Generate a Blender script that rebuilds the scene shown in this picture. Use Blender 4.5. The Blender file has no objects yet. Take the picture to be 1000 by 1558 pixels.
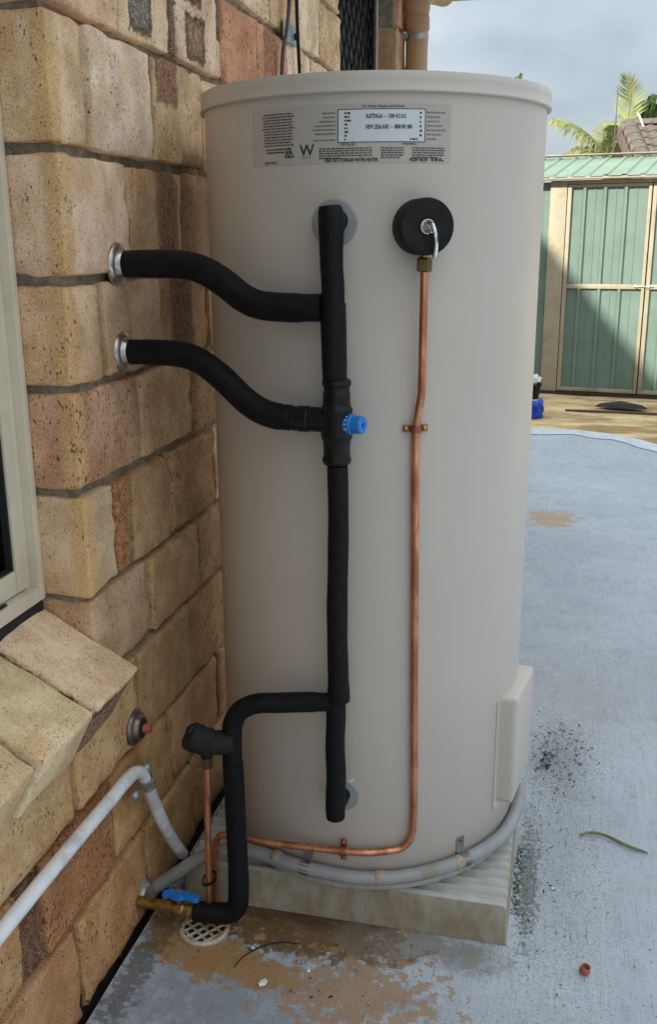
import bpy, bmesh, math, random
from mathutils import Vector, Matrix, noise
S = bpy.context.scene
C = S.collection
R = math.radians
V = Vector

# ------------------------------------------------------------------ camera
cam_d = bpy.data.cameras.new('camera')
cam = bpy.data.objects.new('camera', cam_d)
C.objects.link(cam)
S.camera = cam
yaw, pitch, roll = -0.23329157, 0.27617375, -0.00585467
fw = V((math.sin(yaw)*math.cos(pitch), math.cos(yaw)*math.cos(pitch), -math.sin(pitch)))
rt = V((math.cos(yaw), -math.sin(yaw), 0))
up = rt.cross(fw)
r2 = rt*math.cos(roll)+up*math.sin(roll)
u2 = -rt*math.sin(roll)+up*math.cos(roll)
M = Matrix((r2, u2, -fw)).transposed().to_4x4()
M.translation = V((0.345, -1.826, 1.262))
cam.matrix_world = M
cam_d.sensor_fit = 'VERTICAL'
cam_d.sensor_height = 24
cam_d.lens = 24*1471.27/1558
cam_d.clip_start = 0.02
cam_d.clip_end = 600

# ------------------------------------------------------------------ sky, sun, exposure
SUN_TO = V((-1, -1.6, 1.154)).normalized()      # direction towards the sun
world = bpy.data.worlds.new('World')
S.world = world
world.use_nodes = True
wn, wl = world.node_tree.nodes, world.node_tree.links
wn.clear()
w_out = wn.new('ShaderNodeOutputWorld')
w_bg = wn.new('ShaderNodeBackground')
w_bg.inputs['Strength'].default_value = 0.115
sky = wn.new('ShaderNodeTexSky')
sky.sky_type = 'NISHITA'
sky.sun_disc = False
sky.sun_elevation = math.asin(SUN_TO.z)
sky.sun_rotation = math.atan2(SUN_TO.x, SUN_TO.y)
sky.air_density = 1.0
sky.dust_density = 1.5
w_tc = wn.new('ShaderNodeTexCoord')
w_map = wn.new('ShaderNodeMapping')
w_map.inputs['Scale'].default_value = (1, 1, 2.4)
w_map.inputs['Location'].default_value = (0.35, 0.2, 0.3)
w_n = wn.new('ShaderNodeTexNoise')
w_n.inputs['Scale'].default_value = 2.3
w_n.inputs['Detail'].default_value = 5
w_n.inputs['Roughness'].default_value = 0.5
w_ramp = wn.new('ShaderNodeValToRGB')
w_ramp.color_ramp.elements[0].position = 0.36
w_ramp.color_ramp.elements[0].color = (0.92, 1.08, 1.22, 1)
w_ramp.color_ramp.elements[1].position = 0.66
w_ramp.color_ramp.elements[1].color = (2.02, 2.12, 2.18, 1)
w_mix = wn.new('ShaderNodeMixRGB')
w_mix.inputs['Fac'].default_value = 0.93
wl.new(w_tc.outputs['Generated'], w_map.inputs['Vector'])
wl.new(w_map.outputs[0], w_n.inputs['Vector'])
wl.new(w_n.outputs['Fac'], w_ramp.inputs['Fac'])
wl.new(sky.outputs[0], w_mix.inputs['Color1'])
# overcast luminance law: a cloud layer is three times as bright overhead as at the horizon
w_sep = wn.new('ShaderNodeSeparateXYZ')
wl.new(w_tc.outputs['Generated'], w_sep.inputs[0])
w_law = wn.new('ShaderNodeMapRange')
w_law.inputs['From Min'].default_value = 0.0
w_law.inputs['From Max'].default_value = 1.0
w_law.inputs['To Min'].default_value = 1.0
w_law.inputs['To Max'].default_value = 3.0
wl.new(w_sep.outputs[2], w_law.inputs['Value'])
w_mul = wn.new('ShaderNodeVectorMath')
w_mul.operation = 'SCALE'
wl.new(w_ramp.outputs[0], w_mul.inputs[0])
wl.new(w_law.outputs[0], w_mul.inputs['Scale'])
wl.new(w_mul.outputs[0], w_mix.inputs['Color2'])
wl.new(w_mix.outputs[0], w_bg.inputs['Color'])
wl.new(w_bg.outputs[0], w_out.inputs['Surface'])
sun_d = bpy.data.lights.new('sun', 'SUN')
sun_d.energy = 2.5
sun_d.angle = R(1.1)
sun_d.color = (1.0, 0.94, 0.84)
sun = bpy.data.objects.new('sun', sun_d)
C.objects.link(sun)
sun.rotation_euler = SUN_TO.to_track_quat('Z', 'Y').to_euler()
S.view_settings.view_transform = 'Standard'
S.view_settings.look = 'None'
S.view_settings.exposure = 1.55
S.view_settings.gamma = 1.0
S.view_settings.use_curve_mapping = False

# ------------------------------------------------------------------ helpers
WO = {}
rng = random.Random(7)


def thing(name, label, cat, loc=(0, 0, 0), group=None, parent=None):
    o = bpy.data.objects.new(name, None)
    C.objects.link(o)
    o.empty_display_size = 0.05
    o.location = loc
    WO[o.name] = V(loc)
    tag(o, label, cat, group)
    return o


def tag(o, label=None, cat=None, group=None, kind=None):
    if label: o['label'] = label
    if cat: o['category'] = cat
    if group: o['group'] = group
    if kind: o['kind'] = kind
    return o


def link(name, me, mat, parent=None, loc=None, label=None, kind=None):
    """me is a mesh whose vertices are local to loc"""
    o = bpy.data.objects.new(name, me)
    C.objects.link(o)
    if mat is not None and len(me.materials) == 0:
        me.materials.append(mat)
    loc = V(loc) if loc is not None else V((0, 0, 0))
    if parent is not None:
        o.parent = parent
        o.location = loc-WO[parent.name]
    else:
        o.location = loc
    WO[o.name] = loc
    if label: o['label'] = label
    if kind: o['kind'] = kind
    return o


def part(name, bm, mat, parent=None, loc=None, smooth=True, label=None, kind=None, angle=35):
    """bm in WORLD coordinates"""
    base = V(loc) if loc is not None else (WO[parent.name] if parent is not None else V((0, 0, 0)))
    bmesh.ops.recalc_face_normals(bm, faces=bm.faces)
    bmesh.ops.translate(bm, verts=bm.verts, vec=-base)
    me = bpy.data.meshes.new(name)
    bm.to_mesh(me)
    bm.free()
    if smooth:
        me.shade_smooth()
        me.set_sharp_from_angle(angle=R(angle))
    return link(name, me, mat, parent, base, label, kind)


def box(bm, a, b, bev=0.0, mat=None):
    a, b = V(a), V(b)
    c, s = (a+b)/2, (b-a)
    r = bmesh.ops.create_cube(bm, size=1.0)
    vs = r['verts']
    for v in vs:
        v.co = V((v.co.x*s.x, v.co.y*s.y, v.co.z*s.z))+c
    if mat is not None:
        for v in vs: v.co = mat @ v.co
    if bev > 0:
        es = list({e for v in vs for e in v.link_edges})
        bmesh.ops.bevel(bm, geom=es, offset=bev, segments=2, profile=0.6, affect='EDGES', clamp_overlap=True)
    return bm


def crom(pts, n=8):
    pts = [V(p) for p in pts]
    out = []
    P = [pts[0]*2-pts[1]]+pts+[pts[-1]*2-pts[-2]]
    for i in range(1, len(P)-2):
        p0, p1, p2, p3 = P[i-1:i+3]
        # centripetal-ish via simple catmull rom
        for k in range(n):
            t = k/n
            out.append(0.5*((2*p1)+(p2-p0)*t+(2*p0-5*p1+4*p2-p3)*t*t+(-p0+3*p1-3*p2+p3)*t**3))
    out.append(pts[-1])
    return out


def rounded(pts, rad=0.02, n=6):
    """polyline with filleted corners"""
    pts = [V(p) for p in pts]
    out = [pts[0]]
    for i in range(1, len(pts)-1):
        a, b, c = pts[i-1], pts[i], pts[i+1]
        d1, d2 = (a-b), (c-b)
        r = min(rad, d1.length*0.48, d2.length*0.48)
        p1, p2 = b+d1.normalized()*r, b+d2.normalized()*r
        for k in range(n+1):
            t = k/n
            out.append(p1*(1-t)**2+b*2*t*(1-t)+p2*t*t)
    out.append(pts[-1])
    return out


def tube(bm, pts, r, segs=16, cap=True, wob=0.0, seed=0, flat=0.0):
    pts = [V(p) for p in pts]
    n = len(pts)
    rs = r if isinstance(r, (list, tuple)) else [r]*n
    t0 = (pts[1]-pts[0]).normalized()
    nrm = t0.orthogonal().normalized()
    rings = []
    pt = t0
    for i, p in enumerate(pts):
        t = ((pts[min(i+1, n-1)]-p).normalized()+(p-pts[max(i-1, 0)]).normalized())
        t = t.normalized() if t.length > 1e-9 else pt
        q = pt.rotation_difference(t)
        nrm = q @ nrm
        nrm = (nrm-t*nrm.dot(t)).normalized()
        pt = t
        bn = t.cross(nrm)
        ring = []
        for k in range(segs):
            a = 2*math.pi*k/segs
            d = nrm*math.cos(a)+bn*math.sin(a)
            rr = rs[i]
            if wob:
                rr *= 1+wob*noise.noise((p+d*rs[i])*28+V((seed*7.1, 0, 0)))
            ring.append(bm.verts.new(p+d*rr))
        rings.append(ring)
    for i in range(n-1):
        for k in range(segs):
            bm.faces.new((rings[i][k], rings[i][(k+1) % segs], rings[i+1][(k+1) % segs], rings[i+1][k]))
    if cap:
        bm.faces.new(rings[0][::-1])
        bm.faces.new(rings[-1])
    return bm


def lathe(bm, prof, origin=(0, 0, 0), axis=(0, 0, 1), segs=32, cap=True):
    """prof: list of (r, h) along axis"""
    o, ax = V(origin), V(axis).normalized()
    q = V((0, 0, 1)).rotation_difference(ax)
    rings = []
    for r, h in prof:
        if r < 1e-6:
            rings.append([bm.verts.new(o+ax*h)])
        else:
            rings.append([bm.verts.new(o+q @ V((r*math.cos(2*math.pi*k/segs), r*math.sin(2*math.pi*k/segs), h))) for k in range(segs)])
    for a, b in zip(rings, rings[1:]):
        for k in range(segs):
            k2 = (k+1) % segs
            if len(a) == 1 and len(b) == 1: continue
            if len(a) == 1: bm.faces.new((a[0], b[k], b[k2]))
            elif len(b) == 1: bm.faces.new((a[k], a[k2], b[0]))
            else: bm.faces.new((a[k], a[k2], b[k2], b[k]))
    if cap:
        if len(rings[0]) > 1: bm.faces.new(rings[0][::-1])
        if len(rings[-1]) > 1: bm.faces.new(rings[-1])
    return bm


def NB(): return bmesh.new()

# ------------------------------------------------------------------ materials
MATS = {}


class NT:
    def __init__(s, name):
        s.m = bpy.data.materials.new(name)
        s.m.use_nodes = True
        s.n, s.l = s.m.node_tree.nodes, s.m.node_tree.links
        s.p = s.n['Principled BSDF']

    def node(s, typ, **kw):
        nd = s.n.new(typ)
        for k, v in kw.items(): setattr(nd, k, v)
        return nd

    def put(s, sock, v):
        if hasattr(v, 'is_output') or isinstance(v, bpy.types.NodeSocket): s.l.new(v, sock)
        else:
            if sock.type == 'RGBA' and not hasattr(v, '__len__'): v = (v, v, v, 1)
            elif sock.type == 'RGBA' and len(v) == 3: v = (*v, 1)
            sock.default_value = v

    def obj(s, offset=None):
        return s.node('ShaderNodeTexCoord').outputs['Object']

    def mapping(s, vec, scale=(1, 1, 1), loc=(0, 0, 0)):
        m = s.node('ShaderNodeMapping')
        s.put(m.inputs['Vector'], vec)
        m.inputs['Scale'].default_value = scale
        s.put(m.inputs['Location'], loc)
        return m.outputs[0]

    def noise(s, vec, scale, detail=3, rough=0.5, dist=0, color=False):
        n = s.node('ShaderNodeTexNoise')
        s.put(n.inputs['Vector'], vec)
        n.inputs['Scale'].default_value = scale
        n.inputs['Detail'].default_value = detail
        n.inputs['Roughness'].default_value = rough
        n.inputs['Distortion'].default_value = dist
        return n.outputs['Color' if color else 'Fac']

    def voro(s, vec, scale, feature='F1'):
        n = s.node('ShaderNodeTexVoronoi', feature=feature)
        s.put(n.inputs['Vector'], vec)
        n.inputs['Scale'].default_value = scale
        return n

    def rng(s, v, a, b, c=0.0, d=1.0, smooth=True):
        n = s.node('ShaderNodeMapRange', interpolation_type='SMOOTHSTEP' if smooth else 'LINEAR', clamp=True)
        s.put(n.inputs['Value'], v)
        for i, x in zip((1, 2, 3, 4), (a, b, c, d)): s.put(n.inputs[i], x)
        return n.outputs[0]

    def math(s, op, a, b=0.0):
        n = s.node('ShaderNodeMath', operation=op)
        s.put(n.inputs[0], a)
        s.put(n.inputs[1], b)
        return n.outputs[0]

    def vmath(s, op, a, b=(0, 0, 0)):
        n = s.node('ShaderNodeVectorMath', operation=op)
        s.put(n.inputs[0], a)
        s.put(n.inputs[1], b)
        return n.outputs[0]

    def mix(s, fac, a, b, mode='MIX'):
        n = s.node('ShaderNodeMixRGB', blend_type=mode)
        s.put(n.inputs[0], fac)
        s.put(n.inputs[1], a)
        s.put(n.inputs[2], b)
        return n.outputs[0]

    def bump(s, h, strength=0.3, dist=0.002, normal=None):
        n = s.node('ShaderNodeBump')
        s.put(n.inputs['Height'], h)
        n.inputs['Strength'].default_value = strength
        n.inputs['Distance'].default_value = dist
        if normal is not None: s.put(n.inputs['Normal'], normal)
        s.l.new(n.outputs[0], s.p.inputs['Normal'])
        return n.outputs[0]

    def attr(s, name, out='Fac'):
        a = s.node('ShaderNodeAttribute', attribute_type='OBJECT', attribute_name=name)
        return a.outputs[out]

    def fin(s, col=None, rough=None, metal=None, spec=None):
        if col is not None: s.put(s.p.inputs['Base Color'], col)
        if rough is not None: s.put(s.p.inputs['Roughness'], rough)
        if metal is not None: s.put(s.p.inputs['Metallic'], metal)
        if spec is not None: s.put(s.p.inputs['Specular IOR Level'], spec)
        return s.m


def simple(name, col, rough=0.5, metal=0.0, nscale=40, namt=0.12, bump=0.0, spec=0.5, dirt=None, dirt_scale=12, bscale=None):
    t = NT(name)
    o = t.obj()
    n = t.noise(o, nscale, 4, 0.6)
    c = t.mix(t.rng(n, 0.3, 0.7), tuple(x*(1-namt) for x in col), tuple(min(1, x*(1+namt)) for x in col))
    if dirt:
        n2 = t.noise(o, dirt_scale, 5, 0.65)
        c = t.mix(t.rng(n2, 0.5, 0.68, 0, 0.75), c, dirt)
    if bump:
        t.bump(t.noise(o, bscale or nscale*4, 3, 0.6), bump, 0.001)
    rr = t.rng(t.noise(o, nscale*0.7, 3), 0.3, 0.7, max(0.03, rough-0.08), min(1, rough+0.08))
    return t.fin(c, rr, metal, spec)


def mat_brick():
    t = NT('clinker_brick')
    o = t.obj()
    rnd = t.node('ShaderNodeObjectInfo').outputs['Random']
    off = t.node('ShaderNodeCombineXYZ')
    t.put(off.inputs[0], t.math('MULTIPLY', rnd, 37.0))
    t.put(off.inputs[1], t.math('MULTIPLY', rnd, 11.0))
    ov = t.vmath('ADD', o, off.outputs[0])
    base = t.node('ShaderNodeObjectInfo').outputs['Color']

    def tint(c, k): return t.mix(1.0, c, (*k, 1), 'MULTIPLY')
    big = t.noise(ov, 11, 5, 0.62)
    c = t.mix(t.rng(big, 0.34, 0.66), tint(base, (0.84, 0.77, 0.66)), tint(base, (1.22, 1.24, 1.24)))
    # salmon and ochre clouds running down the face
    sal = t.noise(t.mapping(ov, (1, 1, 0.4)), 17, 4, 0.65)
    c = t.mix(t.rng(sal, 0.52, 0.70, 0, 0.42), c, tint(base, (1.0, 0.68, 0.45)))
    och = t.noise(t.mapping(ov, (1, 1, 0.5), (5, 3, 1)), 13, 4, 0.65)
    c = t.mix(t.rng(och, 0.54, 0.72, 0, 0.55), c, tint(base, (0.92, 0.70, 0.40)))
    sy = t.node('ShaderNodeSeparateXYZ')
    t.put(sy.inputs[0], t.vmath('ADD', o, t.vmath('MULTIPLY', t.vmath('SUBTRACT', t.noise(ov, 26, 4, 0.65, color=True), (0.5, 0.5, 0.5)), (0.02, 0.035, 0.0))))
    ar = t.math('MULTIPLY', t.rng(t.math('SUBTRACT', sy.outputs[1], t.attr('arris_y')), 0.040, 0.018), t.attr('arris'))
    ar = t.math('MULTIPLY', ar, t.rng(sy.outputs[0], 0.018, 0.034))
    c = t.mix(t.math('MULTIPLY', ar, 0.85), c, (0.76, 0.47, 0.20, 1))
    # fired kiss marks
    wob = t.vmath('MULTIPLY', t.vmath('SUBTRACT', t.noise(ov, 38, 6, 0.72, color=True), (0.5, 0.5, 0.5)), (0, 0.034, 0.040))
    ow = t.vmath('ADD', o, wob)
    for k in ('a', 'b', 'c'):
        d = t.vmath('SUBTRACT', t.vmath('ABSOLUTE', t.vmath('SUBTRACT', ow, t.attr('kc_'+k, 'Vector'))), t.attr('kh_'+k, 'Vector'))
        sp = t.node('ShaderNodeSeparateXYZ')
        t.put(sp.inputs[0], d)
        dist = t.math('MAXIMUM', sp.outputs[1], sp.outputs[2])
        on = t.attr('kiss_'+k)
        soft = t.attr('ksoft_'+k)
        inner = t.math('MULTIPLY', t.rng(dist, t.math('ADD', 0.003, soft), t.math('SUBTRACT', -0.006, soft)), on)
        hard = t.math('SUBTRACT', 1.0, t.math('MULTIPLY', soft, 40.0))
        rim = t.math('MULTIPLY', t.math('MULTIPLY', t.rng(dist, 0.006, 0.0), t.rng(dist, -0.016, -0.002)), t.math('MULTIPLY', on, hard))
        kcol = t.attr('kcol_'+k, 'Color')
        mott = t.mix(t.rng(t.noise(ov, 75, 5, 0.75), 0.35, 0.65), tint(kcol, (0.55, 0.52, 0.5)), tint(kcol, (1.5, 1.42, 1.3)))
        grain = t.rng(t.noise(ov, 130, 4, 0.7), 0.30, 0.50, 0.45, 0.95)
        c = t.mix(t.math('MULTIPLY', inner, grain), c, mott)
        c = t.mix(t.math('MULTIPLY', rim, 0.8), c, (0.055, 0.028, 0.014, 1))
    # iron specks, drawn out by the wire cut
    sm = t.mapping(ov, (1, 1, 0.5))
    spk = t.noise(sm, 210, 3, 0.55)
    amt = t.attr('speck')
    thr = t.math('SUBTRACT', 0.690, t.math('MULTIPLY', amt, 0.10))
    clump = t.math('MULTIPLY', t.math('SUBTRACT', t.noise(ov, 20, 3), 0.5), 0.22)
    s1 = t.rng(t.math('ADD', spk, clump), thr, t.math('ADD', thr, 0.035))
    c = t.mix(t.math('MULTIPLY', s1, 0.8), c, (0.075, 0.042, 0.014, 1))
    # grog and lime grains
    g1 = t.noise(ov, 330, 3, 0.6)
    c = t.mix(t.rng(g1, 0.36, 0.46, 0.55, 0.0), c, tint(c, (0.46, 0.36, 0.28)))
    c = t.mix(t.rng(g1, 0.56, 0.68, 0.0, 0.5), c, tint(base, (1.32, 1.36, 1.45)))
    lim = t.rng(t.noise(ov, 280, 2), 0.665, 0.72)
    c = t.mix(t.math('MULTIPLY', lim, 0.8), c, (0.80, 0.76, 0.66, 1))
    h = t.math('ADD', t.math('MULTIPLY', t.noise(sm, 300, 4, 0.75), 0.7), t.math('MULTIPLY', t.noise(ov, 48, 6, 0.7), 1.3))
    h = t.math('SUBTRACT', h, t.math('MULTIPLY', s1, 0.8))
    t.bump(h, 0.8, 0.0030)
    return t.fin(c, 0.9, 0, 0.25)


def mat_mortar():
    t = NT('mortar')
    o = t.obj()
    n = t.noise(o, 30, 5, 0.65)
    c = t.mix(t.rng(n, 0.3, 0.7), (0.26, 0.215, 0.155, 1), (0.50, 0.435, 0.335, 1))
    c = t.mix(t.rng(t.noise(o, 420, 3, 0.7), 0.35, 0.5, 0.6, 0), c, (0.07, 0.058, 0.045, 1))
    t.bump(t.math('ADD', t.noise(o, 160, 6, 0.75), t.noise(o, 45, 4, 0.6)), 0.9, 0.006)
    return t.fin(c, 0.95, 0, 0.2)


def mat_concrete():
    t = NT('painted_concrete')
    o = t.obj()
    big = t.noise(o, 1.7, 5, 0.6)
    broom = t.noise(t.mapping(o, (1, 0.05, 1)), 190, 5, 0.7)
    broom2 = t.noise(t.mapping(o, (1, 0.02, 1), (3, 1, 0)), 60, 4, 0.7)
    mid = t.noise(o, 9, 7, 0.75)
    c = t.mix(t.rng(big, 0.3, 0.7), (0.385, 0.430, 0.482, 1), (0.490, 0.540, 0.596, 1))
    c = t.mix(t.rng(mid, 0.40, 0.70, 0, 0.35), c, (0.57, 0.61, 0.655, 1))
    mid2 = t.noise(t.mapping(o, (1, 0.7, 1), (7, 2, 0)), 16, 7, 0.78)
    c = t.mix(t.rng(mid2, 0.48, 0.68, 0, 0.45), c, (0.290, 0.315, 0.345, 1))
    c = t.mix(t.rng(broom, 0.53, 0.70, 0, 0.50), c, (0.20, 0.21, 0.225, 1))
    c = t.mix(t.rng(broom2, 0.56, 0.70, 0, 0.35), c, (0.60, 0.62, 0.64, 1))
    # blotches where the paint wore off
    worn = t.math('ADD', t.noise(o, 5.5, 8, 0.75), t.math('MULTIPLY', broom, 0.12))
    c = t.mix(t.rng(worn, 0.60, 0.76, 0, 0.35), c, (0.40, 0.385, 0.37, 1))
    # fine wear, grit and pits
    grit = t.noise(o, 260, 4, 0.75)
    c = t.mix(t.rng(grit, 0.36, 0.47, 0.62, 0.0), c, t.mix(1.0, c, (0.5, 0.5, 0.5, 1), 'MULTIPLY'))
    c = t.mix(t.rng(grit, 0.56, 0.68, 0.0, 0.4), c, (0.68, 0.70, 0.72, 1))
    spk = t.noise(t.mapping(o, (1, 0.6, 1)), 110, 5, 0.72)
    patch = t.noise(o, 4.2, 5, 0.65)
    c = t.mix(t.math('MULTIPLY', t.rng(spk, 0.60, 0.67), t.rng(patch, 0.38, 0.58, 0.35, 1.0)), c, (0.085, 0.08, 0.072, 1))

    def spot(cx, cy, rx, ry, soft, col, amt, nscale=14, namp=1.0):
        nonlocal c
        m = t.mapping(o, (1/rx, 1/ry, 0), (-cx/rx, -cy/ry, 0))
        ln = t.node('ShaderNodeVectorMath', operation='LENGTH')
        t.put(ln.inputs[0], m)
        d = t.math('ADD', ln.outputs['Value'], t.math('MULTIPLY', t.math('SUBTRACT', t.noise(o, nscale, 6, 0.68), 0.5), namp*2))
        c = t.mix(t.rng(d, 1.0, 1.0-soft, 0, amt), c, col)
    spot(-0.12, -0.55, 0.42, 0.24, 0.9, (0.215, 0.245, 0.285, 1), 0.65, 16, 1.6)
    tan = (0.37, 0.205, 0.072, 1)
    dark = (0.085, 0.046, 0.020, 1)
    spot(-0.09, -0.32, 0.22, 0.075, 0.18, tan, 0.9, 26, 1.9)
    spot(-0.06, -0.35, 0.20, 0.06, 0.3, (0.13, 0.075, 0.032, 1), 0.85, 40, 2.2)
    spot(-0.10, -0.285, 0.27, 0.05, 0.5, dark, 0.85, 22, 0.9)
    spot(-0.22, -0.43, 0.12, 0.045, 0.2, tan, 0.85, 24, 1.3)
    spot(-0.29, -0.36, 0.09, 0.08, 0.2, tan, 0.85, 24, 1.3)
    spot(-0.15, -0.46, 0.13, 0.04, 0.2, tan, 0.85, 26, 1.9)
    spot(0.06, -0.47, 0.15, 0.09, 0.2, (0.37, 0.22, 0.10, 1), 0.75, 34, 3.0)
    spot(0.13, -0.33, 0.22, 0.06, 0.5, (0.20, 0.17, 0.13, 1), 0.7, 18, 1.2)
    spot(0.36, 2.62, 0.13, 0.16, 0.3, (0.44, 0.30, 0.17, 1), 0.8, 15, 1.2)
    spot(0.43, 0.75, 0.17, 0.28, 0.5, (0.36, 0.335, 0.29, 1), 0.32, 60, 2.6)
    spot(0.40, 0.42, 0.09, 0.16, 0.4, (0.10, 0.098, 0.09, 1), 0.4, 140, 3.2)
    spot(0.40, 0.02, 0.10, 0.40, 0.4, (0.19, 0.19, 0.175, 1), 0.28, 130, 3.2)
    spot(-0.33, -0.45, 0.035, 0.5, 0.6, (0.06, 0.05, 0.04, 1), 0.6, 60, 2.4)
    spot(0.345, -0.08, 0.025, 0.22, 0.5, (0.075, 0.078, 0.045, 1), 0.65, 80, 2.2)
    t.bump(t.math('ADD', t.math('MULTIPLY', broom, 0.8), t.math('MULTIPLY', t.noise(o, 70, 6, 0.75), 1.0)), 0.6, 0.003)
    rough = t.rng(t.noise(o, 7, 4), 0.35, 0.7, 0.52, 0.78)
    return t.fin(c, rough, 0, 0.4)


def mat_soil():
    t = NT('sandy_soil')
    o = t.obj()
    n = t.noise(t.mapping(o, (0.6, 1.6, 1)), 2.2, 6, 0.68)
    c = t.mix(t.rng(n, 0.38, 0.6), (0.38, 0.24, 0.11, 1), (0.82, 0.62, 0.35, 1))
    f = t.noise(o, 45, 5, 0.7)
    c = t.mix(t.rng(f, 0.55, 0.72, 0, 0.55), c, (0.17, 0.115, 0.06, 1))
    c = t.mix(t.rng(t.noise(o, 0.05, 2), 0.45, 0.6), c, c)
    t.bump(t.noise(o, 30, 6, 0.7), 0.8, 0.02)
    return t.fin(c, 0.95, 0, 0.2)


def mat_foam():
    t = NT('black_foam_lagging')
    o = t.obj()
    n = t.noise(o, 60, 4, 0.6)
    c = t.mix(t.rng(n, 0.3, 0.7), (0.0035, 0.0038, 0.0052, 1), (0.0075, 0.008, 0.0102, 1))
    dust = t.noise(o, 14, 5, 0.65)
    c = t.mix(t.rng(dust, 0.58, 0.78, 0, 0.4), c, (0.025, 0.025, 0.025, 1))
    t.bump(t.math('ADD', t.noise(o, 500, 3, 0.6), t.math('MULTIPLY', t.noise(o, 35, 3), 1.5)), 0.3, 0.0012)
    return t.fin(c, 0.58, 0, 0.2)


def mat_copper():
    t = NT('weathered_copper')
    o = t.obj()
    n = t.noise(t.mapping(o, (1, 1, 0.35)), 40, 5, 0.65)
    c = t.mix(t.rng(n, 0.35, 0.68), (0.44, 0.17, 0.085, 1), (0.78, 0.38, 0.22, 1))
    st = t.noise(t.mapping(o, (1, 1, 0.15)), 120, 4, 0.7)
    c = t.mix(t.rng(st, 0.54, 0.70, 0, 0.65), c, (0.19, 0.075, 0.045, 1))
    t.bump(t.noise(o, 90, 3), 0.08, 0.001)
    return t.fin(c, t.rng(n, 0.3, 0.7, 0.48, 0.3), 0.9, 0.5)


def mat_tank():
    t = NT('beige_painted_steel')
    o = t.obj()
    n = t.noise(o, 5, 3, 0.5)
    c = t.mix(t.rng(n, 0.3, 0.7), (0.545, 0.497, 0.436, 1), (0.562, 0.513, 0.452, 1))
    d = t.noise(t.mapping(o, (1, 1, 0.25)), 26, 5, 0.7)
    c = t.mix(t.rng(d, 0.62, 0.8, 0, 0.25), c, (0.34, 0.305, 0.26, 1))
    dust = t.noise(t.mapping(o, (1, 1, 0.08)), 34, 5, 0.7)
    c = t.mix(t.rng(dust, 0.60, 0.8, 0, 0.18), c, (0.56, 0.53, 0.49, 1))
    scf = t.noise(t.mapping(o, (1, 1, 0.5)), 210, 4, 0.7)
    c = t.mix(t.rng(scf, 0.70, 0.78, 0, 0.35), c, (0.25, 0.22, 0.19, 1))
    t.bump(t.noise(o, 1100, 2, 0.5), 0.035, 0.0006)
    return t.fin(c, t.rng(d, 0.3, 0.7, 0.33, 0.46), 0, 0.5)


def mat_pad():
    t = NT('cement_pad')
    o = t.obj()
    n = t.noise(o, 13, 6, 0.66)
    c = t.mix(t.rng(n, 0.3, 0.7), (0.42, 0.42, 0.40, 1), (0.53, 0.53, 0.51, 1))
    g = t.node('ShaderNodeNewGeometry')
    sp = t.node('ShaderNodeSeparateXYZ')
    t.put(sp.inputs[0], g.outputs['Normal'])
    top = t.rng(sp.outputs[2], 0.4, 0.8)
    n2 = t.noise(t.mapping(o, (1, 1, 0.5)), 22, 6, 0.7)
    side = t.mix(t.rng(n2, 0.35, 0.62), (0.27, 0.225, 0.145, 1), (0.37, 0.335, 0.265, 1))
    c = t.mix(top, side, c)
    n3 = t.noise(o, 20, 6, 0.7)
    c = t.mix(t.math('MULTIPLY', t.rng(n3, 0.55, 0.70), 0.35), c, (0.25, 0.22, 0.17, 1))
    w = t.node('ShaderNodeTexWave', wave_type='BANDS', bands_direction='Y', wave_profile='SIN')
    t.bump(t.noise(o, 170, 5, 0.7), 0.35, 0.001)
    t.n.remove(w)
    return t.fin(c, 0.62, 0, 0.45)


def mat_glass():
    t = NT('window_glass')
    t.n.remove(t.p)
    out = t.n['Material Output']
    gl = t.node('ShaderNodeBsdfGlossy')
    gl.inputs['Roughness'].default_value = 0.02
    tr = t.node('ShaderNodeBsdfTransparent')
    tr.inputs['Color'].default_value = (0.55, 0.6, 0.57, 1)
    fr = t.node('ShaderNodeFresnel')
    fr.inputs['IOR'].default_value = 1.5
    mx = t.node('ShaderNodeMixShader')
    t.l.new(fr.outputs[0], mx.inputs[0])
    t.l.new(tr.outputs[0], mx.inputs[1])
    t.l.new(gl.outputs[0], mx.inputs[2])
    t.l.new(mx.outputs[0], out.inputs[0])
    return t.m


def mat_leaf(name, a, b):
    t = NT(name)
    o = t.obj()
    n = t.noise(o, 3.5, 3, 0.6)
    c = t.mix(t.rng(n, 0.35, 0.65), a, b)
    t.p.inputs['Transmission Weight'].default_value = 0.0
    t.fin(c, 0.5, 0, 0.4)
    out = t.n['Material Output']
    tl = t.node('ShaderNodeBsdfTranslucent')
    t.l.new(c, tl.inputs[0])
    mx = t.node('ShaderNodeMixShader')
    mx.inputs[0].default_value = 0.35
    t.l.new(t.p.outputs[0], mx.inputs[1])
    t.l.new(tl.outputs[0], mx.inputs[2])
    t.l.new(mx.outputs[0], out.inputs[0])
    return t.m


def mat_roof_tile():
    t = NT('weathered_roof_tile')
    o = t.obj()
    n = t.noise(o, 14, 5, 0.65)
    c = t.mix(t.rng(n, 0.3, 0.7), (0.085, 0.07, 0.058, 1), (0.20, 0.17, 0.14, 1))
    rnd = t.node('ShaderNodeObjectInfo').outputs['Random']
    c = t.mix(t.rng(rnd, 0, 1, 0, 0.5, False), c, (0.13, 0.115, 0.105, 1))
    t.bump(t.noise(o, 60, 4, 0.7), 0.4, 0.004)
    return t.fin(c, 0.85, 0, 0.3)


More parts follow.
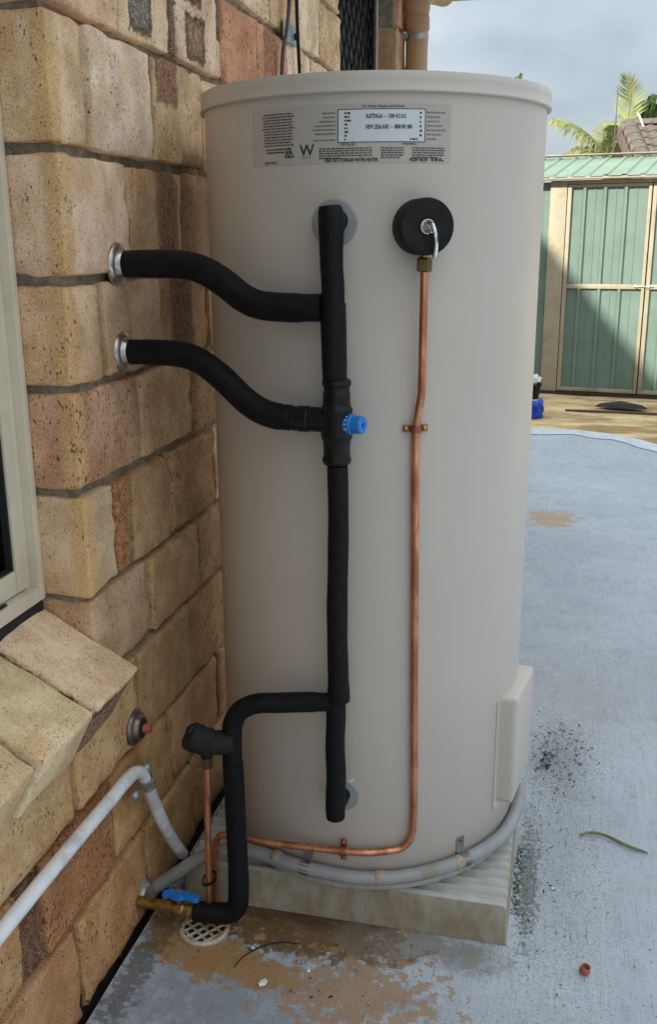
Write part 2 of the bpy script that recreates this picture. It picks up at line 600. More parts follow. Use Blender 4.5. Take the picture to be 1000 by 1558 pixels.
BRICK = mat_brick()
MORTAR = mat_mortar()
CONC = mat_concrete()
SOIL = mat_soil()
FOAM = mat_foam()
COPPER = mat_copper()
TANK = mat_tank()
PAD = mat_pad()
GLASS = mat_glass()
TILE = mat_roof_tile()
CREAM = simple('cream_powder_coat', (0.70, 0.64, 0.50), 0.42, 0, 20, 0.03, dirt=(0.58, 0.52, 0.38), dirt_scale=7)
CREAM_SHED = simple('cream_shed_steel', (0.36, 0.315, 0.215), 0.5, 0, 8, 0.06, dirt=(0.24, 0.20, 0.125), dirt_scale=5)
GREEN = simple('green_ribbed_steel', (0.150, 0.218, 0.178), 0.45, 0, 4, 0.08, dirt=(0.128, 0.175, 0.145), dirt_scale=3)
GREEN_ROOF = simple('pale_green_roof_steel', (0.205, 0.300, 0.215), 0.5, 0, 4, 0.08, dirt=(0.18, 0.255, 0.19), dirt_scale=3)
BLACK_RUBBER = simple('black_rubber', (0.010, 0.010, 0.011), 0.7, 0, 60, 0.2, bump=0.2)
BLACK_PLASTIC = simple('black_plastic', (0.006, 0.006, 0.0075), 0.38, 0, 60, 0.2, bump=0.06, spec=0.28)
BLACK_MESH = simple('black_steel_mesh', (0.012, 0.012, 0.016), 0.4, 0.3, 60, 0.2)
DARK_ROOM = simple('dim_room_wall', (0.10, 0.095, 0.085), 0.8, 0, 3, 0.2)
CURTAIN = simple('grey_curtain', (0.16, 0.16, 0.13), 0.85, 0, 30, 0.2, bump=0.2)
STEEL = simple('worn_stainless', (0.50, 0.46, 0.42), 0.28, 0.95, 50, 0.2, bump=0.05, dirt=(0.28, 0.20, 0.13), dirt_scale=40)
CHROME = simple('chrome', (0.78, 0.78, 0.78), 0.14, 1.0, 60, 0.05)
GALV = simple('galvanised_steel', (0.50, 0.50, 0.47), 0.45, 0.7, 60, 0.2, dirt=(0.26, 0.17, 0.09), dirt_scale=30)
BRASS = simple('tarnished_brass', (0.42, 0.29, 0.105), 0.36, 0.9, 90, 0.25, dirt=(0.16, 0.11, 0.05), dirt_scale=60)
BRASS_DARK = simple('dark_brass', (0.17, 0.12, 0.055), 0.4, 0.8, 90, 0.25)
BLUE = simple('blue_plastic', (0.010, 0.20, 0.62), 0.38, 0, 60, 0.08, bump=0.03)
BLUE_CLOTH = simple('blue_tarp', (0.012, 0.05, 0.42), 0.55, 0, 20, 0.4)
WHITE_PVC = simple('white_pvc', (0.80, 0.82, 0.83), 0.36, 0, 30, 0.05, dirt=(0.50, 0.50, 0.48), dirt_scale=14)
GREY_PVC = simple('grey_pvc_conduit', (0.30, 0.31, 0.315), 0.4, 0, 20, 0.1, dirt=(0.24, 0.19, 0.13), dirt_scale=10)
GREY_PLASTIC = simple('grey_plastic', (0.29, 0.295, 0.29), 0.45, 0, 40, 0.05)
OFFWHITE = simple('yellowed_plastic', (0.52, 0.47, 0.37), 0.6, 0, 50, 0.2, dirt=(0.25, 0.16, 0.08), dirt_scale=45)
BASE_STEEL = simple('base_tray_steel', (0.46, 0.45, 0.42), 0.45, 0.1, 30, 0.1, dirt=(0.33, 0.28, 0.21), dirt_scale=14)
TAN_PVC = simple('tan_downpipe', (0.50, 0.315, 0.17), 0.45, 0, 10, 0.06)
FASCIA = simple('eave_paint', (0.62, 0.58, 0.50), 0.5, 0, 6, 0.05)
PURPLE = simple('eave_gutter', (0.20, 0.155, 0.16), 0.5, 0, 6, 0.05)
LABEL = simple('label_film', (0.480, 0.443, 0.390), 0.30, 0, 30, 0.02)
LABEL_W = simple('label_white', (0.66, 0.71, 0.73), 0.30, 0, 30, 0.02)
INK = simple('black_ink', (0.02, 0.02, 0.022), 0.4, 0, 30, 0.02)
EMBOSS = simple('pale_emboss', (0.56, 0.53, 0.48), 0.4, 0, 30, 0.02)
WHITE_INK = simple('white_ink', (0.75, 0.78, 0.8), 0.5, 0, 30, 0.02)
RUST = simple('rusty_stub', (0.42, 0.10, 0.045), 0.6, 0, 60, 0.2)
CABLE = simple('grey_cable', (0.075, 0.085, 0.085), 0.5, 0, 40, 0.3)
LEAF_Y = mat_leaf('palm_leaf_yellow', (0.20, 0.25, 0.085, 1), (0.36, 0.38, 0.16, 1))
LEAF_G = mat_leaf('palm_leaf_green', (0.045, 0.095, 0.014, 1), (0.10, 0.16, 0.05, 1))
MOSS = mat_leaf('moss_green', (0.04, 0.07, 0.015, 1), (0.09, 0.12, 0.035, 1))
BARK = simple('palm_bark', (0.20, 0.17, 0.12), 0.9, 0, 12, 0.3, bump=0.5)
LITTER = simple('leaf_litter', (0.04, 0.032, 0.024), 0.9, 0, 30, 0.5)
TWIG = simple('green_twig', (0.16, 0.16, 0.06), 0.6, 0, 30, 0.35)
RED_CAP = simple('terracotta_plastic', (0.42, 0.14, 0.09), 0.55, 0, 60, 0.15)
CHIP = simple('white_chip', (0.75, 0.75, 0.73), 0.6, 0, 60, 0.1)
SHINGLE = simple('own_roof_tile', (0.13, 0.10, 0.085), 0.85, 0, 8, 0.3, bump=0.4)
RENDER = simple('rendered_wall', (0.45, 0.40, 0.33), 0.85, 0, 10, 0.1)

# ------------------------------------------------------------------ ground
bm = NB()
for (a, b, z) in (((-300, -300), (300, 300), -0.055),):
    vs = [bm.verts.new((x, y, z)) for x, y in ((a[0], a[1]), (b[0], a[1]), (b[0], b[1]), (a[0], b[1]))]
    bm.faces.new(vs)
GROUND_DARK = simple('damp_earth', (0.030, 0.025, 0.019), 0.9, 0, 30, 0.5, bump=0.6)
tag(part('ground', bm, GROUND_DARK), kind='structure')
bm = NB()
# sandy yard beyond the slab, gently uneven
nx, ny = 60, 40
xs = [-9+18*i/nx for i in range(nx+1)]
ys = [4.2+4.8*j/ny for j in range(ny+1)]
grid = []
for y in ys:
    row = []
    for x in xs:
        z = -0.012+0.014*noise.noise(V((x*1.3, y*2.1, 0)))+0.010*noise.noise(V((x*4, y*5, 3)))
        if y < 4.5: z = -0.03
        if y > 6.05: z = min(z, -0.01)
        row.append(bm.verts.new((x, y, z)))
    grid.append(row)
for j in range(ny):
    for i in range(nx):
        bm.faces.new((grid[j][i], grid[j][i+1], grid[j+1][i+1], grid[j+1][i]))
edge = [grid[ny][i] for i in range(nx+1)]
far = [bm.verts.new((x*30, 250, -0.02)) for x in xs]
for i in range(nx):
    bm.faces.new((edge[i], edge[i+1], far[i+1], far[i]))
tag(part('sandy_soil', bm, SOIL), kind='structure')

# concrete slab with its curved far edge and pale rim
edge_pts = [(-0.361, 4.78), (0.19, 4.835), (0.40, 4.845), (0.59, 4.80), (0.70, 4.745), (0.79, 4.67), (0.90, 4.575), (0.98, 4.45), (1.15, 4.30), (1.5, 4.05), (2.2, 3.8), (6, 3.3)]
bm = NB()
poly = [(-0.361, -8)]+[(-0.361+0.004*noise.noise(V((k*3.3, 0, 0))), -2+k*0.1) for k in range(1, 48)]+[(-0.361, 2.78), (-5.0, 2.78), (-5.0, 4.75)]+edge_pts+[(6, -8)]
top = [bm.verts.new((x, y, 0.0)) for x, y in poly]
bot = [bm.verts.new((x, y, -0.1)) for x, y in poly]
bm.faces.new(top)
for i in range(len(poly)):
    j = (i+1) % len(poly)
    bm.faces.new((top[i], bot[i], bot[j], top[j]))
bmesh.ops.triangulate(bm, faces=[f for f in bm.faces if len(f.verts) > 4])
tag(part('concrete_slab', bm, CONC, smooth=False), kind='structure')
bm = NB()
rim_p = crom([V((x, y, 0)) for x, y in edge_pts], 5)
a = [bm.verts.new((p.x, p.y-0.005, 0.004)) for p in rim_p]
b = [bm.verts.new((p.x-0.06*max(0, p.x), p.y-0.20-0.10*noise.noise(p*5), 0.004)) for p in rim_p]
for i in range(len(a)-1): bm.faces.new((a[i], a[i+1], b[i+1], b[i]))
PALE_CONC = simple('pale_slab_edge', (0.56, 0.60, 0.64), 0.7, 0, 14, 0.12, bump=0.3)
tag(part('slab_edge_strip', bm, PALE_CONC, smooth=False), kind='structure')

# ------------------------------------------------------------------ brick house
house = thing('brick_house', 'tan rumbled brick house wall with cream window frame on the left of the water heater', 'house', (-0.435, 0.0, 0.0))
XF = -0.380     # brick face
Z = [-0.018, 0.17, 0.345, 0.53, 0.69, 0.868, 1.034, 1.2, 1.39, 1.58, 1.757, 1.93, 2.105, 2.28]
WY0, WY1, WZ0, WZ1 = -2.0, -0.466, 0.69, 2.105
DY0, DY1, DZ1 = 1.44, 2.50, 2.275
YEND = 2.74
bm = NB()
xc, xi = XF-0.019, XF-0.112


def core(y0, y1, z0, z1): box(bm, (xi, y0, z0), (xc, y1, z1))
core(-3.2, DY0, -0.05, 0.62)
core(-3.2, WY0-0.008, 0.62, 2.30)
box(bm, (xi, WY1+0.012, 0.60), (xc, WY1+0.03, 0.62))
core(WY1+0.012, DY0-0.008, 0.62, 2.30)
core(WY0-0.008, WY1+0.008, WZ1+0.012, 2.30)
core(DY0-0.008, DY1+0.008, DZ1+0.012, 2.30)
core(DY1+0.008, YEND-0.012, -0.05, 2.30)
core(DY0, DY1+0.008, -0.05, 0.02)
wall = part('wall', bm, MORTAR, house, loc=(XF, 0, 0), smooth=False)
bm = NB()
box(bm, (XF-0.030, -3.2, -0.052), (XF-0.010, DY0, 0.014))
box(bm, (XF-0.030, DY1+0.008, -0.052), (XF-0.010, YEND-0.012, 0.014))
part('damp_course', bm, GROUND_DARK, house, smooth=False)


def brick_mesh(lx, ly, lz, seed, hi=True, chips=True):
    bm = NB()
    r = 0.0085
    h = V((lx/2, ly/2, lz/2))

    def steps(hh):
        k_ = max(2, round((hh-r)*2/0.022))
        return [-hh, -hh+r*0.4]+[-hh+r+(2*hh-2*r)*q/k_ for q in range(k_+1)]+[hh-r*0.4, hh] if hi else [-hh, -hh+r*0.9, hh-r*0.9, hh]
    X, Y, Zs = steps(h.x), steps(h.y), steps(h.z)
    cache = {}
    sv = V((seed*3.17, seed*1.91, seed*0.77))

    def vert(x, y, z):
        k = (round(x, 6), round(y, 6), round(z, 6))
        if k in cache: return cache[k]
        p = V((x, y, z))
        q = V((max(-h.x+r, min(h.x-r, x)), max(-h.y+r, min(h.y-r, y)), max(-h.z+r, min(h.z-r, z))))
        d = p-q
        if d.length > 1e-9: p = q+d.normalized()*r
        n = d.normalized() if d.length > 1e-9 else V((0, 0, 0))
        onedge = sum(1 for a, b in zip((x, y, z), h) if abs(a) > b-r*1.01) >= 2
        amp = 0.0062 if onedge else 0.0026
        nn = noise.noise(p*17+sv)*0.7+noise.noise(p*48+sv)*0.45
        if onedge:
            nn = nn-0.25+0.35*noise.noise(p*95+sv)
            ch = noise.noise(p*30+sv+V((4, 4, 4)))
            if chips and ch > 0.28: nn -= (ch-0.28)*3.0
        else:
            nn += 0.5*noise.noise(p*80+sv)
        p = p+n*amp*nn
        # general warp
        p += V((noise.noise(p*6+sv+V((9, 0, 0))), noise.noise(p*6+sv+V((0, 9, 0))), noise.noise(p*6+sv+V((0, 0, 9)))))*0.0032
        v = bm.verts.new(p)
        cache[k] = v
        return v
    for A, B, f in ((Y, Zs, lambda a, b, s: (s*h.x, a, b)), (X, Zs, lambda a, b, s: (a, s*h.y, b)), (X, Y, lambda a, b, s: (a, b, s*h.z))):
        for s in (-1, 1):
            for i in range(len(A)-1):
                for j in range(len(B)-1):
                    q = [vert(*f(A[i], B[j], s)), vert(*f(A[i+1], B[j], s)), vert(*f(A[i+1], B[j+1], s)), vert(*f(A[i], B[j+1], s))]
                    try: bm.faces.new(q)
                    except ValueError: pass
    bmesh.ops.recalc_face_normals(bm, faces=bm.faces)
    me = bpy.data.meshes.new('brick')
    bm.to_mesh(me)
    bm.free()
    me.shade_smooth()
    me.materials.append(BRICK)
    return me


CREAMB = (0.66, 0.525, 0.365)
PALE = (0.70, 0.585, 0.435)
SANDY = (0.52, 0.385, 0.235)
PINK = (0.52, 0.335, 0.235)
OCHRE = (0.46, 0.31, 0.165)
TANB = (0.50, 0.36, 0.215)
RED = (0.30, 0.135, 0.075)
GREYT = (0.48, 0.385, 0.27)
brick_cache = {}
seedc = [0]


def vary(c, a=0.07):
    f = 1+rng.uniform(-a, a)
    f *= 1.18
    k = min(1.0, max(0.0, (c[0]-0.46)/0.12))      # pale bricks stay creamy, low brown ones warmer
    return (min(.90, c[0]*f*(1.08+0.04*k)*(1+rng.uniform(-.03, .03))), min(.78, c[1]*f*(0.96+0.045*k)), min(.64, c[2]*f*(0.87+0.12*k)*(1+rng.uniform(-.06, .06))), 1)


def put_brick(parent, cx, cy, cz, lx, ly, lz, col, speck=0.3, rot=None, kisses=(), hi=True, unique=True, chips=True):
    seedc[0] += 1
    if unique:
        me = brick_mesh(lx, ly, lz, seedc[0], hi, chips)
    else:
        key = (round(lx, 2), round(ly, 2), round(lz, 2), seedc[0] % 4, hi)
        if key not in brick_cache: brick_cache[key] = brick_mesh(lx, ly, lz, seedc[0], hi)
        me = brick_cache[key]
    o = link('brick', me, None, parent, (cx, cy, cz))
    o.rotation_euler = rot if rot else (rng.uniform(-.006, .006), rng.uniform(-.01, .01), rng.uniform(-.012, .012))
    o.color = vary(col)
    o['speck'] = float(speck)
    for k, ks in zip('abc', kisses):
        (y0, y1, z0, z1, kc) = ks[:5]
        o['ksoft_'+k] = float(ks[5]) if len(ks) > 5 else 0.0
        o['kiss_'+k] = 1.0
        o['kc_'+k] = [0.0, (y0+y1)/2-cy, (z0+z1)/2-cz]
        o['kh_'+k] = [1.0, (y1-y0)/2, (z1-z0)/2]
        o['kcol_'+k] = [float(x) for x in kc]
    return o


# joints along the wall for each course, read off the photograph where it shows them
fullj = [-0.47, -0.222, 0.033, 0.289, 0.545, 0.80, 1.05, 1.25, 1.44]
halfj = [-0.47, -0.352, -0.100, 0.152, 0.405, 0.66, 0.91, 1.16, 1.44]
rows = {
    0: [-1.37, -1.11, -0.86, -0.60, -0.316, -0.06, 0.20, 0.45, 0.70, 0.95, 1.20, 1.44],
    1: [-1.46, -1.20, -0.95, -0.69, -0.438, -0.163, 0.110, 0.36, 0.61, 0.86, 1.11, 1.44],
    2: [-1.33, -1.08, -0.82, -0.565, -0.309, -0.042, 0.20, 0.45, 0.70, 0.95, 1.20, 1.44],
    3: [-0.465, -0.228, 0.026, 0.28, 0.53, 0.78, 1.03, 1.25, 1.44],
    4: halfj, 5: fullj, 6: halfj, 7: fullj, 8: halfj, 9: fullj, 10: halfj, 11: fullj,
}
BLUEG = (0.17, 0.175, 0.185)
BURN = (0.15, 0.075, 0.05)
DRED = (0.24, 0.10, 0.065)
spec = {  # (course, index): colour, speck, kiss marks
    (9, 0): (CREAMB, 0.45, ()),
    (9, 1): (PALE, 0.35, [(-0.185, -0.090, 1.60, 1.80, BLUEG), (-0.012, 0.05, 1.59, 1.80, BURN)]),
    (9, 2): (PALE, 0.3, [(0.085, 0.180, 1.600, 1.675, (0.30, 0.185, 0.10)), (0.07, 0.165, 1.70, 1.80, DRED), (0.255, 0.30, 1.66, 1.80, BURN)]),
    (9, 3): ((0.52, 0.31, 0.20), 0.55, ()),
    (9, 4): ((0.54, 0.33, 0.22), 0.5, [(0.60, 0.70, 1.4, 2.0, (0.40, 0.19, 0.12), 0.014)]),
    (10, 0): (CREAMB, 0.3, ()), (10, 1): ((0.60, 0.44, 0.29), 0.35, ()), (10, 2): (PALE, 0.3, ()), (10, 3): (PALE, 0.35, ()),
    (8, 0): (CREAMB, 0.3, ()),
    (8, 1): ((0.66, 0.565, 0.45), 0.35, ()),
    (8, 2): ((0.56, 0.44, 0.285), 0.4, [(-0.080, 0.010, 1.50, 1.62, (0.27, 0.12, 0.075), 0.011), (0.03, 0.175, 1.33, 1.42, (0.20, 0.13, 0.07), 0.02)]),
    (7, 0): (CREAMB, 0.35, ()),
    (7, 1): ((0.48, 0.37, 0.245), 0.35, [(-0.10, 0.0, 1.1, 1.48, (0.24, 0.15, 0.09), 0.018)]),
    (7, 2): ((0.36, 0.265, 0.17), 0.4, ()),
    (6, 0): ((0.58, 0.44, 0.29), 0.5, ()),
    (6, 1): ((0.47, 0.37, 0.26), 0.25, ()),
    (6, 2): ((0.40, 0.275, 0.165), 0.5, [(-0.055, 0.055, 0.9, 1.32, (0.15, 0.085, 0.05), 0.016)]),
    (5, 0): ((0.50, 0.345, 0.25), 0.85, ()),
    (5, 1): ((0.50, 0.375, 0.235), 0.4, ()),
    (5, 2): ((0.42, 0.295, 0.18), 0.6, ()),
    (4, 0): ((0.60, 0.49, 0.335), 0.2, ()),
    (4, 1): ((0.50, 0.37, 0.23), 0.3, [(-0.40, -0.29, 0.5, 1.1, (0.42, 0.20, 0.085), 0.014)]),
    (4, 2): ((0.43, 0.30, 0.185), 0.6, ()),
    (3, 0): ((0.52, 0.385, 0.25), 0.35, ()),
    (3, 1): ((0.47, 0.345, 0.21), 0.4, ()),
    (3, 2): ((0.45, 0.32, 0.19), 0.5, ()),
    (2, 3): ((0.49, 0.345, 0.195), 0.6, ()),
    (2, 4): ((0.45, 0.32, 0.18), 0.4, ()),
    (2, 2): ((0.50, 0.37, 0.215), 0.6, ()),
    (1, 3): ((0.33, 0.18, 0.095), 1.0, ()),
    (1, 2): ((0.48, 0.33, 0.175), 0.7, [(-0.755, -0.70, 0.05, 0.5, BURN, 0.006)]),
    (1, 4): ((0.46, 0.305, 0.16), 0.4, ()),
    (1, 5): ((0.45, 0.30, 0.165), 0.4, ()),
    (0, 3): ((0.43, 0.275, 0.145), 0.7, [(-0.85, -0.68, -0.3, 0.4, (0.25, 0.09, 0.045), 0.016)]),
    (0, 4): ((0.49, 0.335, 0.165), 0.45, ()),
    (0, 5): ((0.44, 0.30, 0.155), 0.4, ()),
}
general = [CREAMB, PALE, SANDY, PINK, TANB, GREYT, CREAMB]
low = [(0.44, 0.295, 0.165), OCHRE, (0.43, 0.28, 0.155), (0.40, 0.25, 0.14), (0.45, 0.32, 0.19)]
for k in range(12):
    z0, z1 = Z[k], Z[k+1]
    js = rows[k]
    for i in range(len(js)-1):
        y0, y1 = js[i]+0.005, js[i+1]-0.005
        if k > 0 and i == 0 and k > 3: y0 = WY1
        if js[i+1] == 1.44: y1 = 1.44
        if (k, i) in spec: col, sk, ks = spec[(k, i)]
        else:
            col = rng.choice(general if k > 3 else low)
            if js[i] > 0.5 and k > 8: col = rng.choice([PALE, CREAMB, (0.60, 0.47, 0.32)])
            sk, ks = rng.uniform(0.2, 0.8), ()
        vis = (y1 > -0.95 and y0 < 1.5)
        dz = rng.uniform(-0.002, 0.002)
        px = XF-0.055+rng.uniform(-0.004, 0.004)*(1.0 if y0 < 0.0 else 0.25)-(0.0015 if y0 > 0.05 else 0)
        if y0 > -0.15: sk += 0.35
        bo = put_brick(wall, px, (y0+y1)/2, (z0+z1)/2+dz, 0.11, y1-y0, z1-z0-0.010, col, sk, None, ks, vis, vis)
        if i == 0 and k > 3:
            bo['arris'] = 1.0
            bo['arris_y'] = -(y1-y0)/2
    # pillar beyond the screen
    if k < 12:
        put_brick(wall, XF-0.055, 2.62, (z0+z1)/2, 0.11, 0.236, z1-z0-0.012, rng.choice([(0.50, 0.38, 0.25), (0.45, 0.33, 0.21), PALE]), 0.4, None, (), k > 8, k > 8)
# courses over the openings and the wall behind the camera
for k in (12,):
    y = -3.2
    while y < YEND-0.1:
        y1 = min(y+0.25, YEND)
        if y1 > DY0 and y < DY1-0.05:
            y = y1
            continue
        put_brick(wall, XF-0.055, (y+y1)/2, (Z[k]+Z[k+1])/2, 0.11, y1-y-0.010, Z[k+1]-Z[k]-0.012, rng.choice(general), 0.4, None, (), False, False)
        y = y1
for k in range(12):
    y1 = WY0 if k > 3 else rows[k][0]
    if k == 3: y1 = -0.45
    if k == 3:
        continue
    while y1 > -3.15:
        y0 = y1-0.25
        put_brick(wall, XF-0.055, (y0+y1)/2-0.003, (Z[k]+Z[k+1])/2, 0.11, 0.24, Z[k+1]-Z[k]-0.012, rng.choice(general if k > 3 else low), 0.4, None, (), False, False)
        y1 = y0
y1 = WY0
while y1 > -3.15:
    put_brick(wall, XF-0.055, y1-0.125, (Z[3]+Z[4])/2, 0.11, 0.24, Z[4]-Z[3]-0.012, rng.choice(general), 0.4, None, (), False, False)
    y1 -= 0.25

# sloping brick sill
SL = R(29)
sdir, snrm = V((math.cos(SL), 0, -math.sin(SL))), V((math.sin(SL), 0, math.cos(SL)))
PO = V((-0.303, 0, 0.577))
bm = NB()
Ms = Matrix.Translation(PO) @ Matrix((sdir, V((0, 1, 0)), snrm)).transposed().to_4x4()
box(bm, (-0.24, -2.0, -0.10), (-0.016, -0.463, -0.013), 0, Ms)
sill = part('window_sill', bm, MORTAR, house, loc=(PO.x, PO.y, PO.z), smooth=False)
y = -0.456
sillcols = [(0.66, 0.56, 0.385), (0.63, 0.54, 0.36), (0.58, 0.46, 0.29), (0.62, 0.53, 0.37)]
i = 0
while y > -2.0:
    y0 = max(y-0.163, -2.0)
    c = PO-sdir*0.12-snrm*0.055+V((0, (y+y0)/2, 0))
    o = put_brick(sill, c.x, c.y, c.z, 0.24, y-y0-0.008, 0.11, sillcols[i % 4], 0.28, (rng.uniform(-.01, .01), SL+rng.uniform(-.012, .012), rng.uniform(-.012, .012)), ([(c.y-0.2, c.y+0.2, c.z-0.2, c.z+0.041, (0.22, 0.105, 0.07))] if i == 0 else ()), True, i < 4, False)
    y = y0
    i += 1

# window
XW = -0.462
bm = NB()
box(bm, (XW-0.07, WY1-0.018, 0.690), (XW, WY1-0.002, WZ1), 0.0015)          # outer strip of the frame
box(bm, (XW-0.07, WY0+0.002, 0.690), (XW, WY0+0.018, WZ1), 0.0015)
box(bm, (XW-0.07, WY1-0.030, 0.692), (XW-0.016, WY1-0.0185, WZ1), 0.001)     # channel
box(bm, (XW-0.07, WY0+0.0185, 0.690), (XW-0.0005, WY1-0.0185, 0.714), 0.0015)  # frame sill
box(bm, (XW-0.07, WY0+0.0185, WZ1-0.03), (XW-0.0005, WY1-0.0185, WZ1), 0.0015)
win = part('window', bm, CREAM, house, loc=(XW, -1.2, 0.690))
bm = NB()
yA = WY1-0.031
box(bm, (XW-0.040, yA-0.028, 0.717), (XW-0.014, yA, WZ1-0.032), 0.002)
box(bm, (XW-0.042, yA-0.75, 0.717), (XW-0.015, yA-0.0285, 0.755), 0.002)
box(bm, (XW-0.042, yA-0.75, WZ1-0.06), (XW-0.015, yA-0.0285, WZ1-0.032), 0.002)
box(bm, (XW-0.040, yA-0.779, 0.717), (XW-0.014, yA-0.7505, WZ1-0.032), 0.002)
sash = part('sash', bm, CREAM, win)
bm = NB()
box(bm, (XW-0.044, yA-0.0335, 0.7555), (XW-0.018, yA-0.0290, WZ1-0.0605))
box(bm, (XW-0.044, yA-0.745, 0.7555), (XW-0.018, yA-0.0340, 0.759))
for yy in (yA-0.075, yA-0.15):
    box(bm, (XW-0.012, yy-0.03, 0.7145), (XW-0.006, yy, 0.7175))
part('gasket', bm, BLACK_RUBBER, win, smooth=False)
bm = NB()
box(bm, (XW-0.034, yA-0.745, 0.7595), (XW-0.029, yA-0.034, WZ1-0.061))
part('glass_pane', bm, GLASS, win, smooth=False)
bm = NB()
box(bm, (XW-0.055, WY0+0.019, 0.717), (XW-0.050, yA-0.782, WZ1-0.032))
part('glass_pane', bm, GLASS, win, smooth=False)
bm = NB()
box(bm, (XW-0.06, WY0, 0.630), (XW-0.006, WY1-0.002, 0.689))
part('flashing', bm, BLACK_RUBBER, win, smooth=False)
bm = NB()
n = 90
for i in range(n):
    ya, yb = -0.62-1.3*i/n, -0.62-1.3*(i+1)/n
    xa, xb = -0.68+0.02*math.sin(i*0.9), -0.68+0.02*math.sin((i+1)*0.9)
    bm.faces.new([bm.verts.new(p) for p in ((xa, ya, 0.5), (xb, yb, 0.5), (xb, yb, 2.15), (xa, ya, 2.15))])
bmesh.ops.remove_doubles(bm, verts=bm.verts, dist=1e-4)
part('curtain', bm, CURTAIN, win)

# room inside, so that the panes look into dark space
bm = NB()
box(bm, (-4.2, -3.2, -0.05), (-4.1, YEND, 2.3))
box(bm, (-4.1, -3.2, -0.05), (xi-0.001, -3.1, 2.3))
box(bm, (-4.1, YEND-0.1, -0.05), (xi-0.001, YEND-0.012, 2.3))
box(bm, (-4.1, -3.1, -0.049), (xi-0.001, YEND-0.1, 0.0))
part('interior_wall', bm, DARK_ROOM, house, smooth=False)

# security screen in the far opening
XS = -0.458
bm = NB()
box(bm, (XS-0.04, DY1-0.024, 0.025), (XS, DY1-0.002, DZ1), 0.002)
box(bm, (XS-0.04, DY0+0.002, 0.025), (XS, DY0+0.024, DZ1), 0.002)
box(bm, (XS-0.04, DY0+0.0245, DZ1-0.022), (XS-0.001, DY1-0.0245, DZ1), 0.002)
box(bm, (XS-0.04, DY0+0.0245, 0.025), (XS-0.001, DY1-0.0245, 0.047), 0.002)
scr = part('security_screen', bm, CREAM, house, loc=(XS, 1.97, 0.025))
bm = NB()
box(bm, (XS-0.03, DY1-0.075, 0.048), (XS-0.006, DY1-0.0245, DZ1-0.0225), 0.002)
box(bm, (XS-0.03, DY0+0.0245, 0.048), (XS-0.006, DY0+0.075, DZ1-0.0225), 0.002)
box(bm, (XS-0.03, DY0+0.0755, DZ1-0.08), (XS-0.006, DY1-0.0755, DZ1-0.0225), 0.002)
box(bm, (XS-0.03, DY0+0.0755, 0.048), (XS-0.006, DY1-0.0755, 0.10), 0.002)
part('screen_frame', bm, BLACK_MESH, scr)
bm = NB()
# diamond grille of folded strips
gw, gh = 0.088, 0.105
y_lo, y_hi, z_lo, z_hi = DY0+0.07, DY1-0.07, 0.10, DZ1-0.08
for s in (-1, 1):
    c0 = -40
    for k in range(-30, 60):
        # line: (y-y_lo)/gw = s*(z-z_lo)/gh + k
        pts = []
        for zz in (z_lo, z_hi):
            pts.append((y_lo+gw*(s*(zz-z_lo)/gh+k), zz))
        (ya, za), (yb, zb) = pts

        def clip(ya, za, yb, zb):
            if abs(yb-ya) < 1e-9: return None
            t0, t1 = 0, 1
            ta, tb = (y_lo-ya)/(yb-ya), (y_hi-ya)/(yb-ya)
            if ta > tb: ta, tb = tb, ta
            t0, t1 = max(t0, ta), min(t1, tb)
            if t1 <= t0: return None
            return (ya+(yb-ya)*t0, za+(zb-za)*t0, ya+(yb-ya)*t1, za+(zb-za)*t1)
        q = clip(ya, za, yb, zb)
        if q:
            xg = XS-0.014 + s*0.0035
            tube(bm, [(xg, q[0], q[1]), (xg, q[2], q[3])], 0.0035, 5, False)
part('grille', bm, BLACK_MESH, scr)
bm = NB()
box(bm, (XS-0.034, y_lo-0.02, 0.09), (XS-0.031, y_hi+0.02, DZ1-0.07))
part('fly_screen', bm, simple('fly_mesh', (0.006, 0.006, 0.008), 0.6), scr, smooth=False)

# eaves, gutter, roof, added sun blockers
EX, EY = 0.10, 3.06
bm = NB()
box(bm, (-6.0, -5.0, 2.30), (EX-0.12, EY-0.10, 2.312))
part('soffit', bm, FASCIA, house, smooth=False)
bm = NB()
box(bm, (-6.0, EY-0.10, 2.285), (EX-0.10, EY-0.08, 2.42))
box(bm, (EX-0.12, -5.0, 2.285), (EX-0.10, EY-0.1005, 2.42))
part('fascia', bm, PURPLE, house, smooth=False)
bm = NB()
prof = [(0.0, 0.0), (0.10, 0.005), (0.115, 0.02), (0.115, 0.105), (0.105, 0.11), (0.104, 0.10), (0.104, 0.02), (0.0, 0.012)]
for seg in ('end', 'side'):
    rings = []
    for s in (0, 1):
        ring = []
        for (o_, h_) in prof:
            if seg == 'end':
                x = -6.0 if s == 0 else EX-0.10+o_
                ring.append(bm.verts.new((x, EY-0.08+o_, 2.297+h_)))
            else:
                yy = -5.0 if s == 0 else EY-0.08+o_
                ring.append(bm.verts.new((EX-0.10+o_, yy, 2.297+h_)))
        rings.append(ring)
    m_ = len(prof)
    for k in range(m_):
        bm.faces.new((rings[0][k], rings[0][(k+1) % m_], rings[1][(k+1) % m_], rings[1][k]))
part('gutter', bm, FASCIA, house, smooth=False)
bm = NB()
v = [bm.verts.new(p) for p in ((EX-0.05, -5, 2.41), (EX-0.05, EY-0.03, 2.41), (-6, EY-0.03, 2.41), (-2.3, -5, 3.35), (-2.3, EY-2.3, 3.35), (-6, EY-2.3, 3.35))]
bm.faces.new((v[0], v[1], v[4], v[3]))
bm.faces.new((v[1], v[2], v[5], v[4]))
part('roof', bm, SHINGLE, house, smooth=False)
bm = NB()
box(bm, (-8.0, -5.0, 2.45), (-2.5, 1.9, 3.93))  # unseen raised block, added to keep sun off the yard and shed foot
part('sun_blocker_wall', bm, RENDER, house, smooth=False)
bm = NB()
